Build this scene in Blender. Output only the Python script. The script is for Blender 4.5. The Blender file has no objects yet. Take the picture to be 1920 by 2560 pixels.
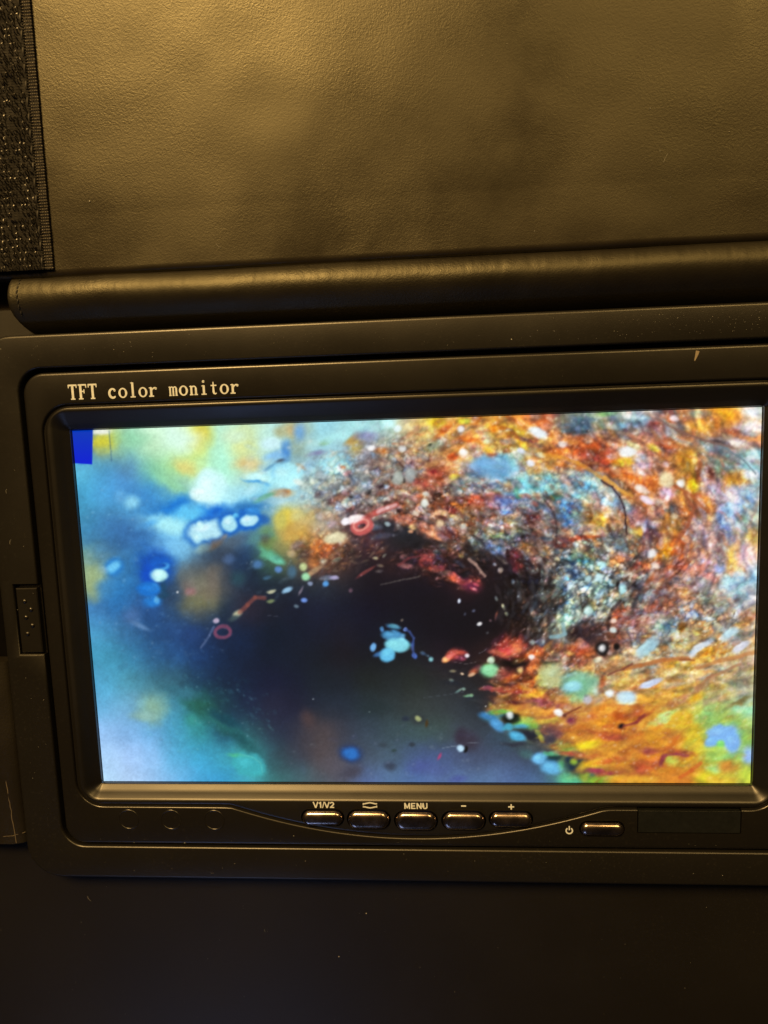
import bpy, bmesh, math, random
import numpy as np
from mathutils import Vector, Matrix, noise as mnoise

S = bpy.context.scene
MM = 0.001                                                     # everything below is measured in millimetres
# ---------------------------------------------------------------- camera
cd = bpy.data.cameras.new('camera'); cam = bpy.data.objects.new('camera', cd); S.collection.objects.link(cam)
S.camera = cam
cd.sensor_fit = 'HORIZONTAL'; cd.sensor_width = 36.0; cd.lens = 36.0*1906.26/1920.0
cd.clip_start = 0.005; cd.clip_end = 50
RC = [[0.99654168, -0.035409731, -0.075171964], [-0.024816632, -0.99019874, 0.13744304], [-0.079302005, -0.1351022, -0.98765307]]
CP = [8.37439, 45.6487, 171.318]
M = Matrix.Identity(4)
for k in range(3):
    M[k][0] = RC[0][k]; M[k][1] = -RC[1][k]; M[k][2] = -RC[2][k]; M[k][3] = CP[k]*MM
cam.matrix_world = M
S.render.resolution_x = 768; S.render.resolution_y = 1024
# ---------------------------------------------------------------- light: a dim room with one warm lamp beyond the lid
W = bpy.data.worlds.new('World'); S.world = W; W.use_nodes = True
W.node_tree.nodes['Background'].inputs[0].default_value = (1.0, 0.78, 0.60, 1)
W.node_tree.nodes['Background'].inputs[1].default_value = 0.006
def lamp(name, loc, target, size, power, col, shape='DISK', sy=None):
    d = bpy.data.lights.new(name, 'AREA'); d.shape = shape; d.size = size; d.energy = power; d.color = col
    if sy: d.size_y = sy
    o = bpy.data.objects.new(name, d); S.collection.objects.link(o); o.location = loc
    o.rotation_euler = (Vector(target)-Vector(loc)).to_track_quat('-Z', 'Y').to_euler()
    return o
lamp('warm_lamp', (-0.42, 0.98, 1.06), (0, 0, 0), 0.46, 40, (1.0, 0.61, 0.21))
lamp('warm_lamp', (0.62, 0.95, 1.25), (0, 0, 0), 0.5, 11, (1.0, 0.62, 0.20))
lamp('cool_window_glow', (-0.34, -1.0, 0.56), (0, 0, 0), 0.24, 0.65, (0.34, 0.5, 1.0))
S.view_settings.view_transform = 'Standard'; S.view_settings.look = 'None'
S.view_settings.exposure = 0; S.view_settings.gamma = 1
S.view_settings.use_curve_mapping = False

# ---------------------------------------------------------------- materials
def mat(name):
    m = bpy.data.materials.new(name); m.use_nodes = True
    return m, m.node_tree.nodes, m.node_tree.links, m.node_tree.nodes['Principled BSDF']
def rgb(c): return (c[0], c[1], c[2], 1)
def noise_node(N, L, scale, detail=3, rough=.55, coord=None):
    n = N.new('ShaderNodeTexNoise'); n.inputs['Scale'].default_value = scale
    n.inputs['Detail'].default_value = detail; n.inputs['Roughness'].default_value = rough
    L.new(coord.outputs['Object'], n.inputs['Vector']); return n
def ramp(N, L, src, stops):
    r = N.new('ShaderNodeValToRGB'); L.new(src, r.inputs[0])
    e = r.color_ramp.elements
    while len(e) < len(stops): e.new(.5)
    for k, (p, c) in enumerate(stops): e[k].position = p; e[k].color = rgb(c) if hasattr(c, '__len__') else (c, c, c, 1)
    return r
def plastic(name, base, r0, r1, grain=5200, bump=.25, dust=.0, smudge=18):
    m, N, L, P = mat(name); tc = N.new('ShaderNodeTexCoord')
    g = noise_node(N, L, grain, 2, .6, tc); b = N.new('ShaderNodeBump')
    b.inputs['Strength'].default_value = bump; b.inputs['Distance'].default_value = 4e-5
    L.new(g.outputs[0], b.inputs['Height']); L.new(b.outputs[0], P.inputs['Normal'])
    s = noise_node(N, L, smudge, 5, .62, tc)
    L.new(ramp(N, L, s.outputs[0], [(.3, r0), (.7, r1)]).outputs[0], P.inputs['Roughness'])
    d = noise_node(N, L, 1500, 3, .7, tc); d2 = noise_node(N, L, 45, 4, .6, tc)   # dust lying in patches
    mu = N.new('ShaderNodeMath'); mu.operation = 'MULTIPLY'
    L.new(ramp(N, L, d.outputs[0], [(.56, 0.), (.75, 1.)]).outputs[0], mu.inputs[0])
    L.new(ramp(N, L, d2.outputs[0], [(.4, .15), (.7, 1.)]).outputs[0], mu.inputs[1])
    mx = N.new('ShaderNodeMix'); mx.data_type = 'RGBA'
    m3 = N.new('ShaderNodeMath'); m3.operation = 'MULTIPLY'; m3.inputs[1].default_value = dust
    L.new(mu.outputs[0], m3.inputs[0]); L.new(m3.outputs[0], mx.inputs[0])
    mx.inputs[6].default_value = rgb(base); mx.inputs[7].default_value = (.16, .15, .13, 1)
    L.new(mx.outputs[2], P.inputs['Base Color'])
    return m
def leather(name, base, r0, r1, bump=.5, g1=1150, g2=3600, spot=None):
    m, N, L, P = mat(name); tc = N.new('ShaderNodeTexCoord')
    a = noise_node(N, L, g1, 4, .6, tc); v = N.new('ShaderNodeTexVoronoi'); v.inputs['Scale'].default_value = g2*.45
    w = noise_node(N, L, 600, 2, .5, tc)
    mv = N.new('ShaderNodeMix'); mv.data_type = 'RGBA'; mv.blend_type = 'LINEAR_LIGHT'; mv.inputs[0].default_value = .0012
    L.new(tc.outputs['Object'], mv.inputs[6]); L.new(w.outputs['Color'], mv.inputs[7])
    L.new(mv.outputs[2], v.inputs['Vector'])
    f = noise_node(N, L, g2, 2, .6, tc)
    ad = N.new('ShaderNodeMath'); ad.operation = 'MULTIPLY_ADD'; ad.inputs[1].default_value = 1.5
    L.new(a.outputs[0], ad.inputs[0]); L.new(v.outputs['Distance'], ad.inputs[2])
    ad2 = N.new('ShaderNodeMath'); ad2.operation = 'MULTIPLY_ADD'; ad2.inputs[1].default_value = 1.1
    L.new(f.outputs[0], ad2.inputs[0]); L.new(ad.outputs[0], ad2.inputs[2])
    b = N.new('ShaderNodeBump'); b.inputs['Distance'].default_value = 1.0e-4
    wear = ramp(N, L, noise_node(N, L, 21, 4, .6, tc).outputs[0], [(.36, bump*.35), (.64, bump)])   # grain worn flat in places
    L.new(wear.outputs[0], b.inputs['Strength'])
    L.new(ad2.outputs[0], b.inputs['Height']); L.new(b.outputs[0], P.inputs['Normal'])
    s = noise_node(N, L, 26, 6, .62, tc)
    rr = ramp(N, L, s.outputs[0], [(.38, r0), (.62, r1)]).outputs[0]
    if spot:
        vd = N.new('ShaderNodeVectorMath'); vd.operation = 'DISTANCE'; vd.inputs[1].default_value = spot
        wv = N.new('ShaderNodeMix'); wv.data_type = 'RGBA'; wv.blend_type = 'LINEAR_LIGHT'; wv.inputs[0].default_value = .004
        L.new(tc.outputs['Object'], wv.inputs[6]); L.new(noise_node(N, L, 150, 3, .6, tc).outputs['Color'], wv.inputs[7])
        L.new(wv.outputs[2], vd.inputs[0]); sp = N.new('ShaderNodeMapRange')
        sp.inputs[1].default_value = .0075; sp.inputs[2].default_value = .001; sp.inputs[3].default_value = .5; sp.inputs[4].default_value = .36
        L.new(vd.outputs['Value'], sp.inputs[0]); L.new(sp.outputs[0], P.inputs['Specular IOR Level'])   # a dull stain
    L.new(rr, P.inputs['Roughness']); P.inputs['Specular Tint'].default_value = (1, .96, .70, 1)
    L.new(ramp(N, L, noise_node(N, L, 40, 5, .6, tc).outputs[0], [(.3, [c*.75 for c in base]), (.7, [c*1.25 for c in base])]).outputs[0], P.inputs['Base Color'])
    return m
def simple(name, base, rough, metal=0., spec=.5, coat=0.):
    m, N, L, P = mat(name); tc = N.new('ShaderNodeTexCoord')
    s = noise_node(N, L, 900, 4, .6, tc)
    L.new(ramp(N, L, s.outputs[0], [(.3, [c*.85 for c in base]), (.7, [min(1, c*1.12) for c in base])]).outputs[0], P.inputs['Base Color'])
    s2 = noise_node(N, L, 300, 3, .6, tc)
    L.new(ramp(N, L, s2.outputs[0], [(.3, rough*.8), (.7, min(1, rough*1.2))]).outputs[0], P.inputs['Roughness'])
    P.inputs['Metallic'].default_value = metal; P.inputs['Specular IOR Level'].default_value = spec
    P.inputs['Coat Weight'].default_value = coat
    return m
M_LEATHER = leather('black_leatherette', (.011, .009, .007), .31, .44, .22, 2000, 4200, (.0262, .1040, .0025))
M_SPINE = leather('worn_black_leatherette', (.006, .005, .0045), .40, .53, .32, 2000, 4200)
M_FLOOR = plastic('dusty_black_board', (.0040, .0035, .0030), .40, .50, 3000, .3, .04, 14)
M_CRADLE = plastic('matt_black_plastic', (.006, .0056, .005), .30, .40, 4200, .3, .07, 20)
M_BEZEL = plastic('satin_black_plastic', (.0058, .0054, .005), .27, .35, 5200, .22, .05, 30)
M_INNER = plastic('smooth_black_plastic', (.005, .0048, .0046), .33, .43, 6000, .15, .03, 30)
M_PRINT = simple('cream_print', (.50, .55, .60), .5)
M_BUTTON = simple('dark_chrome', (.46, .38, .34), .24, 1.)
M_WINDOW = simple('dark_infrared_plastic', (.007, .008, .0085), .30)
M_NYLON = simple('black_nylon', (.028, .025, .021), .36, 0, .6)
M_WEAVE = simple('black_woven_tape', (.004, .0035, .003), .7, 0, .2)
M_EDGE = simple('black_tape_edge', (.06, .052, .038), .4, 0, .6)
M_THREAD = simple('black_thread', (.010, .009, .008), .7)
M_SEAM = simple('frayed_leatherette_edge', (.085, .07, .05), .6)
M_SCUFF = simple('pale_scuff', (.17, .14, .10), .6)
M_DUST = simple('pale_dust', (.36, .36, .34), .9)
M_GASKET = simple('clear_screen_rim', (.012, .013, .014), .10, 0, 1.)
M_GAP_SHADE = simple('painted_gap_shade', (.0012, .0011, .001), .95, 0, .05)  # near-black colour standing for deep shade in the side gap
M_TABLE = plastic('dark_wood', (.03, .02, .012), .4, .6, 900, .3, .1, 10)

# ---------------------------------------------------------------- helpers
def new_obj(name, verts, faces, m, parent=None, sharp=35, smooth=True):
    me = bpy.data.meshes.new(name); me.from_pydata([(v[0]*MM, v[1]*MM, v[2]*MM) for v in verts], [], faces); me.update()
    bm = bmesh.new(); bm.from_mesh(me); bmesh.ops.recalc_face_normals(bm, faces=bm.faces[:]); bm.to_mesh(me); bm.free()
    return link(name, me, m, parent, sharp, smooth)
def link(name, me, m, parent=None, sharp=35, smooth=True):
    if m and not me.materials: me.materials.append(m)
    if smooth:
        me.polygons.foreach_set('use_smooth', [True]*len(me.polygons))
        me.set_sharp_from_angle(angle=math.radians(sharp))
    o = bpy.data.objects.new(name, me); S.collection.objects.link(o)
    if parent: o.parent = parent
    return o
def thing(name, label, cat, group=None):
    o = bpy.data.objects.new(name, None); S.collection.objects.link(o); o.empty_display_size = .01
    o['label'] = label; o['category'] = cat
    if group: o['group'] = group
    return o
NB, NT, NS, NC = 96, 24, 12, 10
def rloop(x0, x1, y0, y1, r, z, bulge=None):
    'closed rounded rectangle with a fixed number of points; bulge(x) bends the lower edge'
    p = []
    for k in range(NB): t = k/NB; x = x0+r+(x1-x0-2*r)*t; p.append((x, y0+(bulge(x) if bulge else 0), z))
    for k in range(NC): a = -math.pi/2+math.pi/2*k/NC; p.append((x1-r+r*math.cos(a), y0+r+r*math.sin(a), z))
    for k in range(NS): p.append((x1, y0+r+(y1-y0-2*r)*k/NS, z))
    for k in range(NC): a = math.pi/2*k/NC; p.append((x1-r+r*math.cos(a), y1-r+r*math.sin(a), z))
    for k in range(NT): p.append((x1-r-(x1-x0-2*r)*k/NT, y1, z))
    for k in range(NC): a = math.pi/2+math.pi/2*k/NC; p.append((x0+r+r*math.cos(a), y1-r+r*math.sin(a), z))
    for k in range(NS): p.append((x0, y1-r-(y1-y0-2*r)*k/NS, z))
    for k in range(NC): a = math.pi+math.pi/2*k/NC; p.append((x0+r+r*math.cos(a), y0+r+r*math.sin(a), z))
    return p
def bridge(loops, closed=True, cap0=False, cap1=False, ring=False):
    n = len(loops[0]); v = [p for l in loops for p in l]; f = []
    for a in range(len(loops)-1 if not ring else len(loops)):
        b = (a+1) % len(loops)
        for k in range(n if closed else n-1):
            j = (k+1) % n; f.append((a*n+k, a*n+j, b*n+j, b*n+k))
    if cap0: f.append(tuple(range(n-1, -1, -1)))
    if cap1: f.append(tuple(range((len(loops)-1)*n, len(loops)*n)))
    return v, f
def capsule(cx, cy, w, h, z, n=12, ex=2.0):
    'stadium outline'
    r = h/2; p = []
    for k in range(n+1): a = -math.pi/2+math.pi*k/n; p.append((cx+w/2-r+r*math.cos(a), cy+r*math.sin(a), z))
    for k in range(n+1): a = math.pi/2+math.pi*k/n; p.append((cx-w/2+r+r*math.cos(a), cy+r*math.sin(a), z))
    return p
def box(x0, x1, y0, y1, z0, z1, bev=0.0):
    b = bev
    if not b:
        l = [[(x0, y0, z), (x1, y0, z), (x1, y1, z), (x0, y1, z)] for z in (z0, z1)]
        return bridge(l, True, True, True)
    l = [[(x0, y0, z0), (x1, y0, z0), (x1, y1, z0), (x0, y1, z0)], [(x0, y0, z1-b), (x1, y0, z1-b), (x1, y1, z1-b), (x0, y1, z1-b)],
         [(x0+b, y0+b, z1), (x1-b, y0+b, z1), (x1-b, y1-b, z1), (x0+b, y1-b, z1)]]
    return bridge(l, True, True, True)
def join(parts):
    V, F = [], []
    for v, f in parts:
        o = len(V); V += v; F += [tuple(i+o for i in q) for q in f]
    return V, F
def cut(o, parts):
    'takes the given solids out of the mesh of o'
    v, f = join(parts); c = new_obj('cutter', v, f, None, smooth=False)
    md = o.modifiers.new('cut', 'BOOLEAN'); md.operation = 'DIFFERENCE'; md.solver = 'EXACT'; md.object = c
    dg = bpy.context.evaluated_depsgraph_get(); me = bpy.data.meshes.new_from_object(o.evaluated_get(dg))
    o.modifiers.clear(); old = o.data; o.data = me; bpy.data.meshes.remove(old)
    cm = c.data; bpy.data.objects.remove(c); bpy.data.meshes.remove(cm)
    me.polygons.foreach_set('use_smooth', [True]*len(me.polygons)); me.set_sharp_from_angle(angle=math.radians(60))

# ---- what the display shows (a drain-camera picture), computed per vertex of the display surface ----
# every colour point below is written in a 1920x2560 sheet; SHEET maps the display's own surface onto that sheet
SHEET = np.array([[10.358976,-1.1202249,1026.5904],[-0.84536546,-11.70513,1516.7472],[-0.00045049117,-0.00076747555,1]])
BASE = {
1050:'200 04b 260 d8e0a0 320 a8e8c8 380 d0f8d8 440 d8fff0 500 d8e070 560 c0fff0 620 d0f0c0 680 b8f0f0 740 b0b080 800 90d8f0 860 a0e0e8 920 98c8d0 960 a0e0d8 1020 c8b890 1080 e8b840 1140 d8a060 1200 e0983c 1260 d89850 1320 c86840 1360 b84838 1420 788878 1480 708880 1540 88a0a0 1600 90a0b0 1660 b06048 1720 c08058 1780 e89030 1840 e88838 1890 c8c8b8',
1110:'200 04b 260 d0d060 320 88d8b0 380 c8f0c0 440 d0ffe8 500 d8d850 560 b8ffe8 620 d0e8a0 680 b8f0e8 740 a0a878 800 98e0f0 860 90b8c0 920 9090b0 960 90a090 1020 b89068 1080 a0a080 1140 d88848 1200 d8a858 1260 d0a048 1320 e0b858 1360 d8b868 1420 c07850 1480 c04830 1540 c87858 1600 b07050 1660 b05840 1720 a87858 1780 909090 1840 b8a8a0 1890 c07048',
1170:'200 60c8e8 260 4098d0 320 5088c0 380 80d8a8 440 b8e888 500 c8f0a0 560 a0f8d8 620 d8d890 680 90d0f0 740 60a8e0 800 a0b8d0 860 90d0e8 920 a89090 960 9898a8 1020 888890 1080 b07868 1140 c88850 1200 70a0d0 1260 70c0d8 1320 a08060 1360 d09038 1420 d06830 1480 c85030 1540 d09848 1600 c0a0a0 1660 c88050 1720 b88038 1780 909880 1840 80a0a8 1890 88c0d0',
1230:'200 40a8d8 260 48a8e8 320 4090d8 380 3088d8 440 60b0c0 500 c0f8f8 560 c8fff8 620 90e0ff 680 80e0ff 740 b0f0ff 800 a8d0d8 860 9098b0 920 8890a0 960 a08870 1020 a89080 1080 b87858 1140 98907f 1200 7890a8 1260 88a0a8 1320 70b8d8 1360 88b8b8 1420 60a0d0 1480 80b8d0 1520 805848 1560 d88038 1610 c86030 1660 c88050 1720 c88838 1780 b08898 1840 98a0b0 1890 98b8c8',
1290:'200 3890b8 260 4090c0 320 58b0e0 380 3088d0 440 50b0f0 500 3898e8 560 50a8f0 620 48a0e0 680 6890a0 740 c0b880 800 b0a890 860 908888 920 805058 980 906058 1040 a88878 1100 b07058 1160 c09050 1220 b05840 1280 8890a8 1340 88605c 1380 8098a8 1420 6090c8 1480 b09058 1540 90888a 1600 a07070 1660 887080 1700 c07838 1720 a85838 1780 a08898 1840 8090b0 1890 a0b098',
1340:'205 3888b8 260 2f6fa8 320 2c62a0 380 3080d0 440 70c0f0 500 90d8f8 560 90a0a0 620 3a70a0 680 78a060 740 d0a850 800 b08858 860 907868 920 582c34 980 282c38 1040 1c2028 1100 a06050 1160 504038 1220 788078 1280 5878a0 1340 905040 1380 806058 1420 985850 1480 909078 1540 808880 1600 b07848 1660 884848 1720 a86838 1780 988078 1840 a08880 1890 b89070',
1400:'205 88a880 260 5888a0 320 3078b0 380 1058b8 440 5098c8 500 4a6a80 560 304058 620 1a3458 680 487858 740 706850 800 804838 840 704838 880 302830 920 241c26 980 382428 1040 402830 1100 583038 1160 1c1820 1220 282028 1280 201828 1340 583038 1400 98a090 1440 80a0a0 1480 90b0b8 1540 b08870 1600 a06858 1660 c07840 1720 b87060 1780 b09098 1840 c8a070 1890 c8a090',
1460:'210 90a888 260 4080b0 320 2070b0 380 2068c0 440 2f4a68 500 706c62 560 484c54 620 182c44 680 182838 740 202c3c 800 283440 860 242630 920 181622 980 181622 1040 141422 1100 181420 1160 402028 1220 201820 1280 1a1820 1340 181620 1400 607080 1440 88a8b8 1480 90c0c8 1540 80a0a0 1600 706870 1660 a86858 1720 a08078 1780 a09890 1840 98c0d8 1890 a0c8e0',
1520:'220 3a80c0 260 3070b0 320 3068a8 380 205090 440 284868 500 4a5450 560 1e3850 620 302838 680 1a2030 740 141c30 800 182038 860 141c30 920 121428 980 121424 1040 131320 1100 15141f 1160 14131d 1220 16141d 1280 1c181e 1340 302428 1380 504848 1420 90a8a8 1480 a0b8a8 1540 686058 1600 888890 1660 a86858 1720 a89090 1780 98a098 1840 98a8b8 1890 d0b0a0',
1580:'225 48a0d0 260 3a88b8 320 306898 380 205088 440 204880 500 183868 560 182848 620 101f38 680 0c1c30 740 101c30 800 141c30 860 1a1c2c 920 12182c 980 141c28 1040 141624 1100 12121e 1160 12121c 1220 15131c 1280 2a1a1e 1340 302828 1380 686c68 1420 88b0b0 1480 604c4c 1540 a04c40 1600 a07878 1660 90b0c0 1720 a08858 1780 b0b098 1840 98b0b0 1890 d8b888',
1640:'230 40a0c8 260 3a98b8 320 3080a8 380 286090 440 205088 500 183c70 560 102848 620 101f38 680 0e1c30 740 121e30 800 141c28 860 1a1a24 920 161c26 980 1a2026 1040 1e2128 1100 241c28 1160 201820 1220 3a2424 1280 381c1c 1340 582c28 1400 a06850 1440 a04838 1500 805040 1540 706058 1600 90b0b8 1660 b0b898 1720 b0a868 1780 c88838 1840 b0a898 1890 c8b090',
1700:'240 50a8d8 260 48a8d0 320 4898b0 380 387890 440 306070 500 183858 560 142a48 620 12233f 680 141c38 740 141e34 800 182430 860 1a2430 920 202828 980 242c30 1040 28302c 1100 2a2e32 1160 262830 1220 282628 1280 803830 1340 a04430 1380 a89878 1440 90a8a0 1490 a88860 1540 b08858 1600 c08858 1660 d09838 1720 d09030 1780 b88850 1840 b8a070 1890 c8b080',
1765:'250 60b0e0 320 68a8d0 380 70a8a8 440 3888a8 500 206858 560 1a4050 620 1a2848 680 242840 740 1c2038 800 202c3c 860 243040 920 283840 980 303c40 1040 384040 1100 384044 1160 343c44 1210 202830 1260 603838 1320 c07838 1380 c06038 1440 c89858 1490 c89058 1540 c8803c 1600 d08838 1660 b8a050 1720 c0a058 1780 98b878 1840 a0a888 1890 a0c0a0',
1830:'255 90c0f8 320 78b0e8 380 60a8e0 440 40a0c8 500 309898 560 1c5070 620 285860 680 283048 740 24304a 770 443a40 820 4a4248 860 343c4c 920 384858 980 3c5058 1040 405858 1100 405450 1160 404a54 1200 3a4450 1260 345060 1320 486850 1370 805850 1420 d07030 1500 d88030 1560 d07028 1600 d88030 1660 c8a840 1720 d0a030 1780 98d070 1840 98c860 1885 98c878',
1890:'258 a8d4ff 320 a0c8ff 380 8cc0f8 440 50b0e0 500 38a8d8 560 38a0b8 620 38a8a0 660 306878 700 304850 740 383e50 800 504c52 830 54505a 880 404a60 920 485868 980 4a6070 1040 485c88 1100 485a88 1160 4a5878 1200 46506a 1260 42506a 1320 3c4658 1370 304050 1420 507048 1460 c09038 1500 d8a030 1560 d07830 1600 d07028 1660 c87028 1720 c88830 1780 b0b040 1840 a0c058 1885 90c870',
1950:'262 b0dcff 320 b0d4ff 380 9cccff 440 70b8f0 500 40a8e0 560 3098d0 620 40b0c8 680 387878 740 406870 800 50606a 860 505668 920 5870a8 980 5878a0 1040 5070a8 1100 5870a0 1160 5a78a8 1220 5878a0 1260 5870a0 1320 5070a0 1370 4a6888 1420 58b090 1470 508060 1500 98a838 1560 e0a838 1620 e09838 1680 d88030 1730 d07028 1790 c8b838 1840 c8a038 1885 c0d050'}
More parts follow.
